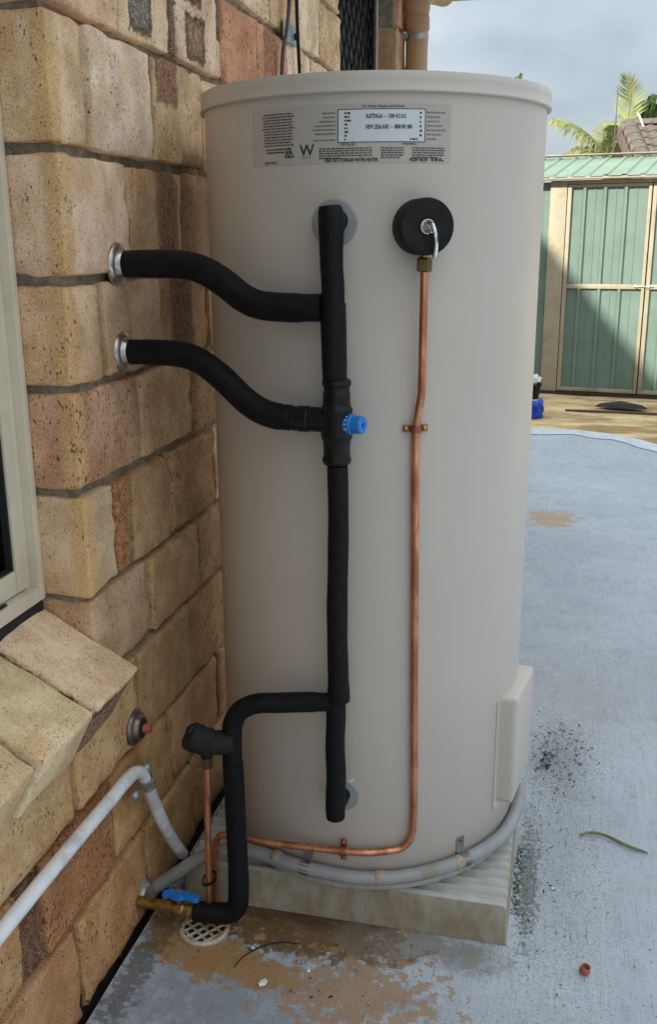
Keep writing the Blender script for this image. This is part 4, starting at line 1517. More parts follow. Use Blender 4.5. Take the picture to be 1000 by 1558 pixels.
for zz in (0.105, 0.108):
    tube(bm, [(-0.2345+0.011*math.cos(a)-0.003, -0.360+0.024*math.sin(a)*0.9-0.001, zz) for a in [2*math.pi*k/16 for k in range(17)]], 0.0013, 6, False)
part('cable_tie', bm, BLACK_PLASTIC, EV)

# ball valve at the floor
BV = thing('ball_valve', 'brass ball valve with blue lever handle low against the brick wall', 'valve', (-0.30, -0.381, 0.045))
bm = NB()
bx = V((-1, 0.012, 0)).normalized()
lathe(bm, [(0.0125, 0.0), (0.0145, 0.002), (0.0145, 0.012), (0.0125, 0.013), (0.0125, 0.020), (0.0150, 0.023), (0.0155, 0.036), (0.0135, 0.041), (0.0115, 0.043), (0.0115, 0.052), (0.0105, 0.055), (0.0105, 0.115)], (-0.262, -0.381, 0.0455), bx, 24)
part('valve_body', bm, BRASS, BV, angle=30)
bm = NB()
lathe(bm, [(0.0165, 0.044), (0.0165, 0.056)], (-0.262, -0.381, 0.0455), bx, 6)
part('hex_nut', bm, BRASS, BV, smooth=False)
hc = V((-0.293, -0.3805, 0.072))
bm = NB()
lathe(bm, [(0.006, 0.055-0.072), (0.006, 0.0)], hc, segs=14)
part('stem', bm, BRASS, BV)
bm = NB()
outl = [(-0.0320, -0.0060), (-0.026, -0.0085), (-0.016, -0.0070), (-0.009, -0.0125), (0.006, -0.0130), (0.014, -0.0070), (0.024, -0.0080), (0.036, -0.0100), (0.041, -0.0060), (0.041, 0.0040), (0.034, 0.0085), (0.020, 0.0060), (0.012, 0.0065), (0.006, 0.0125), (-0.008, 0.0125), (-0.016, 0.0070), (-0.028, 0.0075), (-0.033, 0.003)]
lo = [bm.verts.new(hc+V((x, y*0.9, -0.001-0.0025*abs(x)/0.04))) for x, y in outl]
hi_ = [bm.verts.new(hc+V((x*0.96, y*0.8, 0.0085-0.0025*abs(x)/0.04))) for x, y in outl]
for i in range(len(outl)):
    j = (i+1) % len(outl)
    bm.faces.new((lo[i], lo[j], hi_[j], hi_[i]))
bm.faces.new(hi_)
bm.faces.new(lo[::-1])
bmesh.ops.bevel(bm, geom=[e for e in bm.edges if all(v in hi_ for v in e.verts)], offset=0.0015, segments=2, affect='EDGES')
hd = part('lever_handle', bm, BLUE, BV)
bm = NB()
lathe(bm, [(0.0048, 0.0), (0.0048, 0.003), (0.003, 0.0042), (0, 0.0042)], hc+V((0, 0, 0.0083)), segs=6)
part('screw', bm, CHROME, hd)
flange(BV, (-0.3845, -0.352, 0.040), V((1, -0.12, 0.10)), 0.030, GALV)

# grey conduit wrapped round the foot of the tank
GC = thing('grey_conduit', 'grey plastic conduit curving round the foot of the heater to the wall', 'conduit', (0.0, -0.315, PT))
cpath = [(0.318, 0.04, 0.135), (0.316, -0.02, 0.126), (0.297, -0.111, 0.124), (0.263, -0.177, 0.124), (0.216, -0.232, 0.124), (0.161, -0.273, 0.122), (0.104, -0.300, 0.120), (0.032, -0.316, 0.120), (-0.044, -0.314, 0.122), (-0.098, -0.302, 0.121), (-0.150, -0.284, 0.117), (-0.205, -0.277, 0.116), (-0.25, -0.285, 0.110), (-0.29, -0.297, 0.092), (-0.33, -0.308, 0.062), (-0.368, -0.322, 0.036)]
bm = NB()
tube(bm, crom(cpath, 6), 0.0132, 16)
part('conduit', bm, GREY_PVC, GC)
for i, a in enumerate((-44.6, -101.5)):
    d = V((math.cos(R(a)), math.sin(R(a)), 0))
    tt = V((-d.y, d.x, 0))
    cz = 0.124 if i == 0 else 0.1215
    bm = NB()
    c = d*0.3165+V((0, 0, cz))
    prof = [(-0.0162, 0.0385), (-0.0155, 0.0385)]
    ring = []
    strap = [(-0.0125, 0.042), (-0.0122, 0.020), (-0.0090, 0.0125)]
    for k in range(8):
        t_ = R(110-k*32)
        strap.append((0.0142*math.cos(t_), 0.0142*math.sin(t_)))
    for o_, h_ in strap:
        ring.append([bm.verts.new(c+d*o_+V((0, 0, h_))+tt*s) for s in (-0.0095, 0.0095)])
    for p, q in zip(ring, ring[1:]): bm.faces.new((p[0], p[1], q[1], q[0]))
    bmesh.ops.solidify(bm, geom=bm.faces, thickness=0.0012)
    cl = part('conduit_clip', bm, GALV, GC)
    bm = NB()
    lathe(bm, [(0.003, 0), (0.003, 0.001), (0.0, 0.0022)], d*(RB+0.0018)+V((0, 0, cz+0.034)), d, 10)
    part('screw', bm, BRASS_DARK, cl)
# worn collars with brown labels on the conduit
for a in (-47.5, -76, -113):
    d = V((math.cos(R(a)), math.sin(R(a)), 0))
    tt = V((-d.y, d.x, 0))
    c = d*0.317+V((0, 0, 0.1235 if a > -60 else (0.1202 if a > -100 else 0.1205)))
    bm = NB()
    lathe(bm, [(0.0134, -0.009), (0.0141, -0.008), (0.0141, 0.008), (0.0134, 0.009)], c, tt, 18)
    part('collar', bm, simple('stained_collar', (0.36, 0.31, 0.24), 0.5, 0, 60, 0.25, dirt=(0.27, 0.15, 0.06), dirt_scale=60), GC)

# white conduit on the wall
WC = thing('white_conduit', 'white plastic conduit bent over a saddle clip on the brick wall below the sill', 'conduit', (-0.35, -0.40, 0.34))
wp = [(-0.352, -1.9, 0.352), (-0.352, -1.3, 0.352), (-0.352, -0.851, 0.352), (-0.352, -0.666, 0.351), (-0.352, -0.520, 0.348), (-0.352, -0.450, 0.347), (-0.352, -0.410, 0.342), (-0.352, -0.382, 0.326), (-0.352, -0.368, 0.304), (-0.351, -0.351, 0.267), (-0.349, -0.332, 0.222), (-0.346, -0.310, 0.172), (-0.342, -0.280, 0.116), (-0.338, -0.248, 0.066)]
bm = NB()
tube(bm, crom(wp, 6), 0.0118, 18)
part('conduit', bm, WHITE_PVC, WC)
saddle(WC, (-0.352, -0.3655, 0.298), (0, 0.38, -0.92), (1, 0, 0), 0.0130, GALV, GALV)
bm = NB()
tube(bm, crom([(-0.338, -0.251, 0.071), (-0.336, -0.243, 0.058), (-0.333, -0.225, 0.035), (-0.33, -0.20, 0.0)], 4), 0.0095, 12)
part('end_plug', bm, BLACK_RUBBER, WC)

# capped outlet in the wall
WS = thing('wall_outlet', 'round metal wall flange with rusty red pipe stub under the brick sill', 'outlet', (-0.381, -0.341, 0.394))
flange(WS, (-0.381, -0.341, 0.394), (1, 0.0, 0.0), 0.034, simple('dull_flange', (0.24, 0.20, 0.17), 0.38, 0.85, 50, 0.3, dirt=(0.14, 0.06, 0.035), dirt_scale=50))
bm = NB()
lathe(bm, [(0.0085, 0.0), (0.0085, 0.027), (0.0078, 0.028), (0.0, 0.028)], (-0.375, -0.341, 0.394), (1, 0, 0), 16)
part('pipe_stub', bm, RUST, WS)
bm = NB()
lathe(bm, [(0.012, 0.0), (0.020, 0.004), (0.020, 0.014), (0.011, 0.018)], (-0.378, -0.341, 0.394), (1, 0, 0), 20)
part('back_collar', bm, BLACK_RUBBER, WS)

# floor drain
FD = thing('floor_drain', 'broken round cream plastic drain grate in the slab under the ball valve', 'drain', (-0.245, -0.372, 0.0))
dc = V((-0.247, -0.374, 0.0))
bm = NB()
lathe(bm, [(0.0465, 0.0005), (0.0470, 0.0040), (0.0440, 0.0075), (0.0395, 0.0072), (0.0385, 0.0005)], dc, segs=40)
for v in bm.verts:
    a = math.atan2(v.co.y-dc.y, v.co.x-dc.x)
    k = 1+0.05*noise.noise(V((math.cos(a)*3, math.sin(a)*3, 2)))
    v.co.x, v.co.y = dc.x+(v.co.x-dc.x)*k, dc.y+(v.co.y-dc.y)*k
part('rim', bm, OFFWHITE, FD)
bm = NB()
for s in (-1, 1):
    for k in range(-2, 3):
        off = k*0.0165
        half = math.sqrt(max(0.0395**2-off**2, 0))
        d1 = V((math.cos(R(45*s+8)), math.sin(R(45*s+8)), 0))
        n1 = V((-d1.y, d1.x, 0))
        a, b = dc+n1*off-d1*half+V((0, 0, 0.0050)), dc+n1*off+d1*half+V((0, 0, 0.0050))
        tube(bm, [a, b], 0.0027, 6)
part('grating', bm, OFFWHITE, FD)
bm = NB()
lathe(bm, [(0.0, 0.0015), (0.0385, 0.0015)], dc, segs=30, cap=False)
part('drain_hole', bm, GROUND_DARK, FD, smooth=False)

# ------------------------------------------------------------------ garden shed
P0 = V((0.335, 6.501, 0.0))
sx = V((1, -0.15, 0)).normalized()
sn = V((-0.15, -1, 0)).normalized()      # towards the camera


def sp(u, d, z): return P0+sx*u+sn*d+V((0, 0, z))


SH = thing('garden_shed', 'pale green ribbed steel garden shed with cream framed doors behind the yard', 'shed', tuple(P0))


def sbox(bm, a, b, bev=0.0):
    Mx = Matrix((sx, -sn, V((0, 0, 1)))).transposed().to_4x4()
    Mx.translation = P0
    return box(bm, (a[0], -b[1], a[2]), (b[0], -a[1], b[2]), bev, Mx)


def ribbed(bm, u0, u1, z0, z1, d, pitch, h, up_=None, start=0.0):
    """trapezoidal ribs standing off the sheet towards the camera"""
    prof = []
    u = u0
    k = 0
    prof.append((u0, 0))
    c = u0+start
    while c < u1-0.03:
        if c > u0+0.02:
            prof += [(c-0.022, 0), (c-0.010, h), (c+0.010, h), (c+0.022, 0)]
            mid = c+pitch/2
            if mid < u1-0.03: prof += [(mid-0.012, 0), (mid-0.006, h*0.18), (mid+0.006, h*0.18), (mid+0.012, 0)]
        c += pitch
    prof.append((u1, 0))
    A = [bm.verts.new(sp(a, d+b, z0)) for a, b in prof]
    B = [bm.verts.new(sp(a, d+b, z1)) for a, b in prof]
    for i in range(len(prof)-1): bm.faces.new((A[i], A[i+1], B[i+1], B[i]))


# wall sheet left of the post and inside box
bm = NB()
ribbed(bm, -1.6, -0.125, 0.02, 1.68, -0.02, 0.16, 0.014, start=0.05)
part('wall_sheet', bm, GREEN, SH, smooth=False)
bm = NB()
sbox(bm, (-1.6, -2.2, 0.0), (2.1, -0.06, 1.68))
part('shed_wall', bm, GREEN, SH, smooth=False)
# cream post
bm = NB()
sbox(bm, (-0.125, -0.04, 0.0), (0.006, 0.012, 1.690), 0.003)
part('corner_post', bm, CREAM_SHED, SH)
bm = NB()
sbox(bm, (0.006, -0.035, 1.662), (2.1, 0.006, 1.690), 0.002)
part('door_head', bm, CREAM_SHED, SH)
bm = NB()
sbox(bm, (-0.2, -0.05, -0.02), (2.1, 0.03, 0.016))
part('threshold', bm, simple('dark_threshold', (0.03, 0.022, 0.018), 0.8), SH, smooth=False)


def door(u0, u1, name='door'):
    bm = NB()
    ribbed(bm, u0+0.026, u1-0.022, 0.050, 1.638, -0.018, 0.158, 0.024, start=0.105)
    dr = part(name, bm, GREEN, SH, smooth=False)
    for a, b in (((u0, -0.02, 0.022), (u0+0.030, 0.010, 1.658)), ((u1-0.024, -0.02, 0.022), (u1, 0.010, 1.658)), ((u0+0.0305, -0.02, 0.022), (u1-0.0245, 0.008, 0.052)), ((u0+0.0305, -0.02, 1.636), (u1-0.0245, 0.008, 1.658)), ((u0+0.0305, -0.011, 0.856), (u1-0.0245, 0.009, 0.892))):
        bm = NB()
        sbox(bm, a, b, 0.002)
        part('door_frame', bm, CREAM_SHED, dr)
    return dr


d1 = door(0.012, 0.652)
d2 = door(0.662, 1.302)
door(1.312, 1.95)
bm = NB()
sbox(bm, (0.57, 0.010, 0.872), (0.72, 0.020, 0.880), 0.002)
sbox(bm, (0.585, 0.010, 0.862), (0.600, 0.018, 0.892), 0.001)
sbox(bm, (0.665, 0.010, 0.860), (0.690, 0.019, 0.894), 0.001)
part('bolt', bm, GALV, d1)
# roof: fascia strip, then ribbed sheet rising away
bm = NB()
sbox(bm, (-1.7, 0.03, 1.694), (2.2, 0.10, 1.712), 0.003)
part('barge_strip', bm, CREAM_SHED, SH)
bm = NB()
prof = []
c = -1.7
prof.append((c, 0))
while c < 2.2:
    prof += [(c+0.050, 0), (c+0.060, 0.011), (c+0.085, 0.011), (c+0.095, 0)]
    c += 0.138
A = [bm.verts.new(sp(a, 0.11, 1.7135+b)) for a, b in prof]
B = [bm.verts.new(sp(a+0.06, -0.75, 1.905+b)) for a, b in prof]
A2 = [bm.verts.new(sp(a, 0.11, 1.708+b)) for a, b in prof]
for i in range(len(prof)-1):
    bm.faces.new((A[i], A[i+1], B[i+1], B[i]))
part('roof_sheet', bm, GREEN_ROOF, SH, smooth=False)
bm = NB()
sbox(bm, (-1.7, -0.85, 1.929), (2.2, -0.70, 1.937), 0.002)
part('ridge_cap', bm, CREAM_SHED, SH)

# things on the soil in front of the shed
bm = NB()
bmesh.ops.create_icosphere(bm, subdivisions=4, radius=1.0)
for v in bm.verts:
    p = v.co.copy()
    k = 1+0.55*noise.noise(p*1.7)+0.25*abs(noise.noise(p*5))
    v.co = V((p.x*0.10*k, p.y*0.09*k, max(0.0, (p.z+0.5)*0.075*k)))
    v.co += V((0.175, 5.36, -0.012))
rag = part('blue_tarp', bm, BLUE_CLOTH, None, loc=(0.175, 5.36, -0.012), angle=20)
tag(rag, 'crumpled bright blue plastic bundle on the sand behind the heater', 'tarp')
PB = thing('plant_pot', 'dark pot with pale crumpled bag on top beside the shed corner', 'pot', (0.155, 6.2, -0.01))
bm = NB()
lathe(bm, [(0.05, -0.01), (0.066, 0.10), (0.072, 0.105), (0.072, 0.125), (0.062, 0.125), (0.058, 0.10)], (0.155, 6.2, -0.01), segs=20)
part('pot', bm, BLACK_PLASTIC, PB)
bm = NB()
bmesh.ops.create_icosphere(bm, subdivisions=3, radius=1.0)
for v in bm.verts:
    p = v.co.copy()
    k = 1+0.5*noise.noise(p*2.2)
    v.co = V((0.155+p.x*0.06*k, 6.2+p.y*0.06*k, 0.145+p.z*0.045*k))
part('bag', bm, CHIP, PB)
bm = NB()
rr = random.Random(4)
c0 = V((0.83, 5.84, -0.006))
outl = [(-0.19, 0.0), (-0.12, 0.05), (-0.02, 0.07), (0.08, 0.06), (0.17, 0.0), (0.20, -0.06), (0.06, -0.07), (-0.08, -0.055)]
a = [bm.verts.new(c0+V((x, y, 0.006))) for x, y in outl]
b = [bm.verts.new(c0+V((x*0.8, y*0.8, 0.03+0.012*rr.random()))) for x, y in outl]
tp = bm.verts.new(c0+V((0.0, 0.01, 0.055)))
for i in range(len(outl)):
    j = (i+1) % len(outl)
    bm.faces.new((a[i], a[j], b[j], b[i]))
    bm.faces.new((b[i], b[j], tp))
sc_ = part('dark_rag', bm, simple('dark_cloth', (0.035, 0.038, 0.042), 0.9, 0, 20, 0.4), None, loc=c0)
tag(sc_, 'dark grey flattened rag lying on the sandy soil before the shed doors', 'rag')
bm = NB()
tube(bm, crom([(0.42, 5.62, 0.0), (0.62, 5.60, 0.004), (0.9, 5.57, 0.006), (1.2, 5.55, 0.006), (1.6, 5.56, 0.002)], 8), 0.010, 7)
ro = part('rope', bm, simple('brown_rope', (0.10, 0.065, 0.04), 0.9, 0, 80, 0.4), None, loc=(0.9, 5.57, 0))
tag(ro, 'thin brown rope lying across the sandy soil', 'rope')
# green sprigs at the door foot
bm = NB()
for k in range(60):
    c = sp(rr.uniform(0.18, 0.32), 0.035+rr.uniform(0, 0.03), 0.0)
    d = V((rr.uniform(-1, 1), rr.uniform(-1, 1), rr.uniform(0.4, 1.3))).normalized()
    s = d.orthogonal().normalized()*0.006
    L = rr.uniform(0.015, 0.04)
    bm.faces.new([bm.verts.new(p) for p in (c-s, c+s, c+d*L)])
tag(part('weeds', bm, MOSS, smooth=False), 'small green weeds growing at the foot of the shed door', 'weeds', kind='stuff')

# ------------------------------------------------------------------ neighbour's tiled roof
NH = thing('neighbour_house', 'neighbouring house with brown tiled roof rising behind the green shed', 'house', (3.2, 14.2, 0))
ry, rz = 13.6, 2.80       # ridge
sl = R(21)
fd = V((0.10, -1, 0)).normalized()      # down-slope horizontally, towards us
rx = V((1, 0.10, 0)).normalized()
dn = V((fd.x*math.cos(sl), fd.y*math.cos(sl), -math.sin(sl)))
nn = rx.cross(dn)
if nn.z < 0: nn = -nn
O0 = V((1.075, ry, rz))
bm = NB()
c = [O0+rx*(-0.02)-nn*0.02, O0+rx*6-nn*0.02, O0+rx*6+dn*3.4-nn*0.02, O0+rx*(-0.02)+dn*3.4-nn*0.02]
bm.faces.new([bm.verts.new(p) for p in c])
back = V((-fd.x*math.cos(sl), -fd.y*math.cos(sl), -math.sin(sl)))
c = [O0+rx*(-0.02)-nn*0.02, O0+rx*6-nn*0.02, O0+rx*6+back*3.4-nn*0.02, O0+rx*(-0.02)+back*3.4-nn*0.02]
bm.faces.new([bm.verts.new(p) for p in c])
roof_n = part('roof', bm, TILE, NH, smooth=False)
bm = NB()
wb = O0+V((0.25, -2.4, 0))
box(bm, (wb.x, wb.y, -0.05), (wb.x+5, wb.y+4.8, 1.55))
part('wall', bm, RENDER, NH, smooth=False)


def tile_mesh(w, l):
    bm = NB()
    n = 16
    rows_ = []
    for s, lift in ((0.0, 0.004), (1.0, 0.026), (1.0, 0.006)):
        row = []
        for i in range(n+1):
            x = i/n
            wv = 0.017*(0.5-0.5*math.cos(4*math.pi*x))
            row.append(bm.verts.new(rx*(x*w)+dn*(s*l*1.06)+nn*(wv+lift)))
        rows_.append(row)
    for a, b in zip(rows_, rows_[1:]):
        for i in range(n): bm.faces.new((a[i], a[i+1], b[i+1], b[i]))
    me = bpy.data.meshes.new('roof_tile')
    bm.to_mesh(me)
    bm.free()
    me.shade_smooth()
    me.set_sharp_from_angle(angle=R(40))
    me.materials.append(TILE)
    return me


TW, TL = 0.30, 0.335
tm = tile_mesh(TW, TL)
for rI in range(7):
    for cI in range(12):
        p = O0+rx*(0.13+cI*TW+(TW/2 if False else 0))+dn*(0.06+rI*TL)
        o = link('roof_tile', tm, None, roof_n, p+nn*rr.uniform(-0.003, 0.003))


def cap_mesh(l, r):
    bm = NB()
    rings = []
    for s, k in ((0, 0.9), (1.05, 1.05), (1.05, 0.85)):
        ring = []
        for i in range(9):
            a = math.pi*i/8
            ring.append((s*l, r*k*math.cos(a), r*k*0.75*math.sin(a)))
        rings.append(ring)
    return rings


def caps(start, along, side, upv, l, r, n, mat):
    bm = NB()
    rg = cap_mesh(l, r)
    V_ = [[bm.verts.new(along*a+side*b+upv*c) for a, b, c in ring] for ring in rg]
    for p, q in zip(V_, V_[1:]):
        for i in range(8): bm.faces.new((p[i], p[i+1], q[i+1], q[i]))
    me = bpy.data.meshes.new('ridge_cap')
    bm.to_mesh(me)
    bm.free()
    me.shade_smooth()
    me.set_sharp_from_angle(angle=R(40))
    me.materials.append(mat)
    for i in range(n):
        link('ridge_cap', me, None, roof_n, V(start)+along*(l*i))


caps(O0+rx*0.12+nn*0.0+V((0, 0, 0.0)), rx, fd, V((0, 0, 1)), 0.36, 0.11, 10, TILE)
caps(O0+rx*0.05+nn*0.01+dn*0.02, dn, rx, nn, 0.335, 0.115, 8, TILE)
bm = NB()
q = O0+rx*(-0.085)
box_pts = [q-nn*0.03, q+rx*0.03-nn*0.03, q+rx*0.03+dn*3.4-nn*0.03, q+dn*3.4-nn*0.03]
lowp = [p-nn*0.16 for p in box_pts]
a = [bm.verts.new(p) for p in box_pts]
b = [bm.verts.new(p) for p in lowp]
bm.faces.new(a)
bm.faces.new(b[::-1])
for i in range(4): bm.faces.new((a[i], b[i], b[(i+1) % 4], a[(i+1) % 4]))
part('barge_board', bm, SHINGLE, NH, smooth=False)
bm = NB()
q = O0+rx*0.20+nn*0.12
tube(bm, crom([q+V((-0.03, 0, 0.03)), q+V((0.0, -0.06, -0.03)), q+V((0.03, -0.1, -0.10)), q+V((0.06, -0.12, -0.17))], 4), 0.014, 7)
part('flashing', bm, CHIP, NH)

# ------------------------------------------------------------------ palms


def frond(parent, pts, mat, n=44, leaf=0.42, width=0.020, droop=0.35, seed=0, spread=1.0, taper=True):
    rg = random.Random(seed)
    P = crom([V(p) for p in pts], 12)
    bm = NB()
    m_ = len(P)
    tube(bm, P, [0.022*(1-0.8*i/m_) for i in range(m_)], 6)
    fr = part('frond', bm, mat, parent)
    bm = NB()
    up_ = V((0, -0.25, 1))
    for i in range(n):
        f = 0.10+0.90*i/(n-1)
        idx = f*(m_-1)
        i0 = min(int(idx), m_-2)
        p = P[i0].lerp(P[i0+1], idx-i0)
        t = (P[i0+1]-P[i0]).normalized()
        s = t.cross(up_)
        s = s.normalized() if s.length > 1e-3 else V((1, 0, 0))
        nrm = s.cross(t).normalized()
        L = leaf*(0.55+0.75*math.sin(math.pi*min(1, 0.15+0.80*f)))*rg.uniform(0.85, 1.1)*(1-0.45*f)
        for sg in (-1, 1):
            d = (s*sg*spread+t*rg.uniform(0.45, 0.8)+nrm*rg.uniform(-0.05, 0.2)).normalized()
            w = t*width*0.5
            mid = p+d*L*0.5-V((0, 0, 1))*L*droop*0.18
            tip = p+d*L*0.95-V((0, 0, 1))*L*droop*rg.uniform(0.7, 1.2)
            a, b = bm.verts.new(p-w), bm.verts.new(p+w)
            c, e = bm.verts.new(mid+w*1.1), bm.verts.new(mid-w*1.1)
            g = bm.verts.new(tip)
            bm.faces.new((a, b, c, e))
            bm.faces.new((e, c, g))
    part('leaflets', bm, mat, fr, smooth=False, kind='stuff')
    return fr


def palm(loc, label, htop):
    p = thing('palm_tree', label, 'palm', loc)
    bm = NB()
    n = 16
    tube(bm, [V(loc)+V((0.03*math.sin(i*0.6), 0, htop*i/n)) for i in range(n+1)], [0.13-0.05*i/n+0.006*(i % 2) for i in range(n+1)], 12)
    part('trunk', bm, BARK, p)
    return p


PY = 16.0
pa = palm((0.93, PY, -0.02), 'yellow green palm with an arching frond and an upright frond left of the tiled roof', 2.55)
K = V((0.93, PY, 2.52))
frond(pa, [K, (0.78, PY-0.1, 2.74), (0.55, PY-0.15, 2.94), (0.30, PY-0.15, 3.08), (0.06, PY-0.1, 3.16)], LEAF_Y, 46, 0.46, 0.030, 0.75, 1)
frond(pa, [K, (0.86, PY+0.1, 2.80), (0.90, PY+0.1, 3.02), (1.02, PY+0.15, 3.09), (1.12, PY+0.2, 2.98), (1.17, PY+0.2, 2.85)], LEAF_Y, 36, 0.36, 0.026, 0.5, 2)
frond(pa, [K+V((0.1, 0, 0)), (1.12, PY+0.1, 2.8), (1.235, PY+0.1, 3.1), (1.265, PY+0.1, 3.45), (1.205, PY+0.1, 3.70), (1.13, PY+0.1, 3.80)], LEAF_Y, 60, 0.40, 0.024, -0.05, 3)
frond(pa, [K, (0.72, PY, 2.66), (0.50, PY, 2.70), (0.28, PY, 2.62)], LEAF_Y, 36, 0.36, 0.026, 0.5, 4)
frond(pa, [K, (1.05, PY+0.2, 2.72), (1.2, PY+0.5, 2.8), (1.5, PY+0.8, 2.7)], LEAF_G, 36, 0.36, 0.026, 0.6, 5)
frond(pa, [K, (0.96, PY-0.1, 2.75), (1.00, PY-0.2, 2.92), (0.99, PY-0.3, 3.0)], LEAF_Y, 30, 0.26, 0.024, 0.4, 6)
pb = palm((1.85, 17.0, -0.02), 'dark green drooping palm behind the tiled roof at the right edge', 3.35)
K2 = V((1.85, 17.0, 3.35))
for i, (dx, dz, ee) in enumerate(((-0.35, 0.18, -0.05), (-0.28, 0.02, -0.28), (-0.12, 0.30, 0.25), (0.2, 0.3, 0.15), (0.4, 0.1, -0.1), (-0.10, -0.1, -0.42))):
    frond(pb, [K2, K2+V((dx*0.5, -0.05, dz*0.7)), K2+V((dx, -0.1, dz*0.75)), K2+V((dx*1.35, -0.1, ee))], LEAF_G, 34, 0.30, 0.030, 0.9, 20+i)
pc = palm((-0.75, 17.5, -0.02), 'distant palm with only its frond tip showing over the heater lid', 3.35)
K3 = V((-0.75, 17.5, 3.3))
frond(pc, [K3, (-0.72, 17.5, 3.7), (-0.68, 17.5, 3.98), (-0.62, 17.5, 4.10)], LEAF_G, 30, 0.26, 0.03, 0.5, 40)
frond(pc, [K3, (-0.9, 17.5, 3.6), (-1.2, 17.5, 3.7), (-1.5, 17.5, 3.5)], LEAF_G, 30, 0.36, 0.03, 0.6, 41)
frond(pc, [K3, (-0.6, 17.5, 3.5), (-0.45, 17.5, 3.45), (-0.3, 17.5, 3.2)], LEAF_G, 30, 0.30, 0.03, 0.6, 42)
MA = thing('antenna_mast', 'thin grey antenna mast beside the upright palm frond', 'mast', (1.02, 15.2, 0))
bm = NB()
tube(bm, [(1.02, 15.2, -0.02), (1.02, 15.2, 3.10)], 0.010, 8)
part('mast', bm, CABLE, MA)
bm = NB()
tube(bm, [(1.02, 15.2, 3.08), (1.015, 15.2, 3.48)], 0.007, 6)
part('whip', bm, CABLE, MA)

# ------------------------------------------------------------------ litter on the slab
tw = NB()
tube(tw, crom([(0.452, 0.088, 0.006), (0.475, 0.098, 0.008), (0.505, 0.094, 0.008), (0.545, 0.072, 0.006), (0.590, 0.054, 0.005)], 6), [0.0022]*6+[0.0032]*12+[0.0028]*6+[0.002], 7, True, 0.3, 3)
tag(part('twig', tw, TWIG, None, loc=(0.52, 0.08, 0)), 'bent green brown twig lying on the concrete right of the heater', 'twig')
bc = thing('bottle_cap', 'small terracotta red plastic cap on the concrete at bottom right', 'cap', (0.453, -0.327, 0))
bm = NB()
lathe(bm, [(0.0085, 0.001), (0.0090, 0.002), (0.0085, 0.015), (0.0068, 0.016), (0.0060, 0.006), (0, 0.006)], (0.453, -0.327, 0), V((0.15, -0.2, 1)), 18)
part('shell', bm, RED_CAP, bc)
bm = NB()
for k in range(18):
    a = 2*math.pi*k/18
    tube(bm, [(0.453+0.0089*math.cos(a), -0.327+0.0089*math.sin(a), 0.003), (0.4545+0.0089*math.cos(a), -0.329+0.0089*math.sin(a), 0.013)], 0.0005, 4)
part('grip_ribs', bm, RED_CAP, bc)


def chip(loc, s, label, seed, mat=CHIP):
    bm = NB()
    rg = random.Random(seed)
    bmesh.ops.create_icosphere(bm, subdivisions=1, radius=1.0)
    for v in bm.verts:
        v.co = V((v.co.x*s*rg.uniform(0.55, 1.1), v.co.y*s*rg.uniform(0.55, 1.2), (v.co.z+0.9)*s*0.35*rg.uniform(0.5, 1.1)))+V(loc)
    o = part('white_chip', bm, mat, None, loc=loc, smooth=False)
    tag(o, label, 'chip', 'white chips scattered on the concrete')
    return o


chip((-0.098, -0.481, 0.001), 0.011, 'largest white chip of debris on the concrete in front of the drain', 1)
chip((-0.142, -0.402, 0.001), 0.0055, 'small white chip beside the curved black wire on the slab', 2)
chip((-0.028, -0.435, 0.001), 0.005, 'narrow white chip on the slab in front of the pad edge', 3)
chip((0.515, 0.37, 0.001), 0.005, 'tiny white chip far right of the heater base', 4)
chip((0.395, -0.105, 0.001), 0.005, 'tiny white chip near the right edge of the pad', 5)
bm = NB()
tube(bm, crom([(-0.16, -0.455, 0.002), (-0.150, -0.425, 0.003), (-0.125, -0.395, 0.004), (-0.095, -0.378, 0.004), (-0.06, -0.372, 0.002)], 6), 0.0011, 5)
tag(part('wire', bm, BLACK_RUBBER, None, loc=(-0.11, -0.40, 0)), 'thin curved black wire on the slab in front of the pad', 'wire')
bm = NB()
rg = random.Random(11)


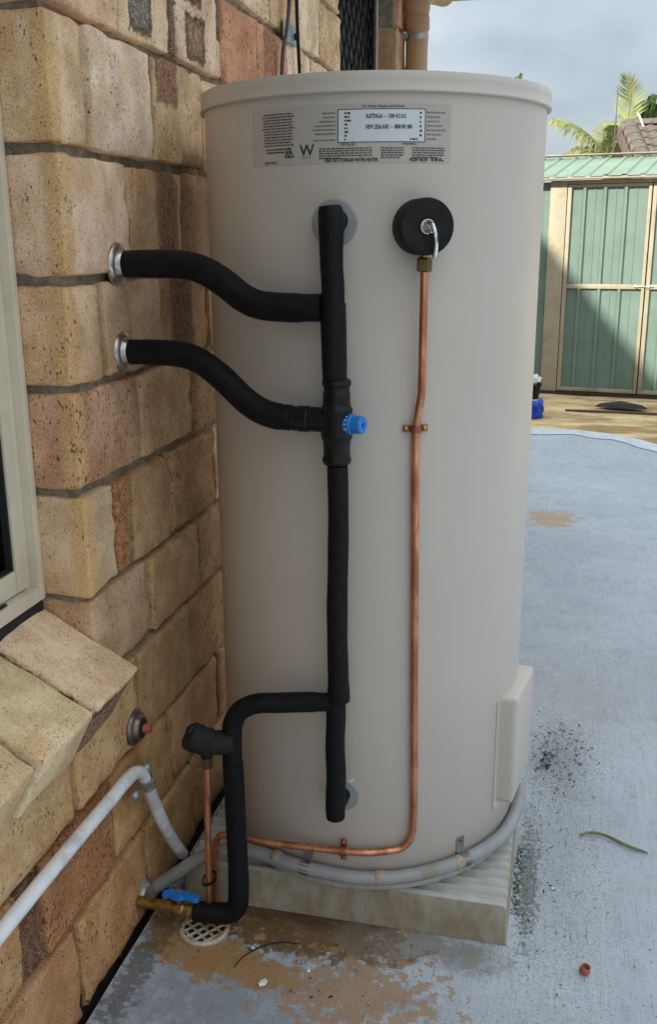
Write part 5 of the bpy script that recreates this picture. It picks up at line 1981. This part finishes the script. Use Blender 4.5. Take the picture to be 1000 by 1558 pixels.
def flake(c, s, flat=0.4):
    d = V((rg.uniform(-1, 1), rg.uniform(-1, 1), rg.uniform(-flat, flat))).normalized()
    e_ = d.cross(V((rg.uniform(-.3, .3), rg.uniform(-.3, .3), 1))).normalized()
    L, w = s*rg.uniform(0.7, 1.6), s*rg.uniform(0.2, 0.5)
    bm.faces.new([bm.verts.new(V(c)+p) for p in (-d*L*0.5, e_*w*0.5+V((0, 0, s*0.15)), d*L*0.5, -e_*w*0.5+V((0, 0, s*0.1)))])


for k in range(260):
    y = rg.gauss(0.05, 0.22)
    x = 0.335+abs(rg.gauss(0, 0.075))
    flake((x, y, rg.uniform(0.001, 0.004)), rg.uniform(0.002, 0.008))
for k in range(260):
    flake((rg.gauss(0.40, 0.04), rg.gauss(0.45, 0.10), 0.002), rg.uniform(0.003, 0.011))
for k in range(60):
    flake((rg.gauss(0.375, 0.012), rg.gauss(0.40, 0.03), 0.004), rg.uniform(0.006, 0.014), 0.8)
for k in range(900):
    flake((rg.uniform(-0.33, 0.85), rg.uniform(-0.75, 1.9), 0.002), rg.uniform(0.001, 0.0045))
for k in range(380):
    flake((0.33+abs(rg.gauss(0, 0.12)), rg.gauss(0.0, 0.25), 0.002), rg.uniform(0.001, 0.005))
for k in range(70):
    flake((rg.uniform(-0.31, 0.1), rg.uniform(-0.52, -0.29), 0.002), rg.uniform(0.002, 0.009))
for k in range(160):
    flake((-0.36+rg.gauss(0, 0.012), rg.uniform(-0.8, 0.1), rg.uniform(-0.04, 0.004)), rg.uniform(0.004, 0.012), 1.0)
tag(part('leaf_litter', bm, LITTER, smooth=False), 'dark crumbs of leaf litter scattered over the concrete beside the pad', 'litter', kind='stuff')
bm = NB()
for k in range(260):
    c = V((0.318+abs(rg.gauss(0, 0.010)), rg.uniform(-0.20, 0.02), 0.0))
    d = V((rg.uniform(-1, 1), rg.uniform(-1, 1), rg.uniform(0.2, 1.0))).normalized()
    s = d.orthogonal().normalized()*0.0012
    L = rg.uniform(0.003, 0.012)
    bm.faces.new([bm.verts.new(p) for p in (c-s, c+s, c+d*L)])
tag(part('moss', bm, MOSS, smooth=False), 'thin green moss along the right edge of the heater pad', 'moss', kind='stuff')
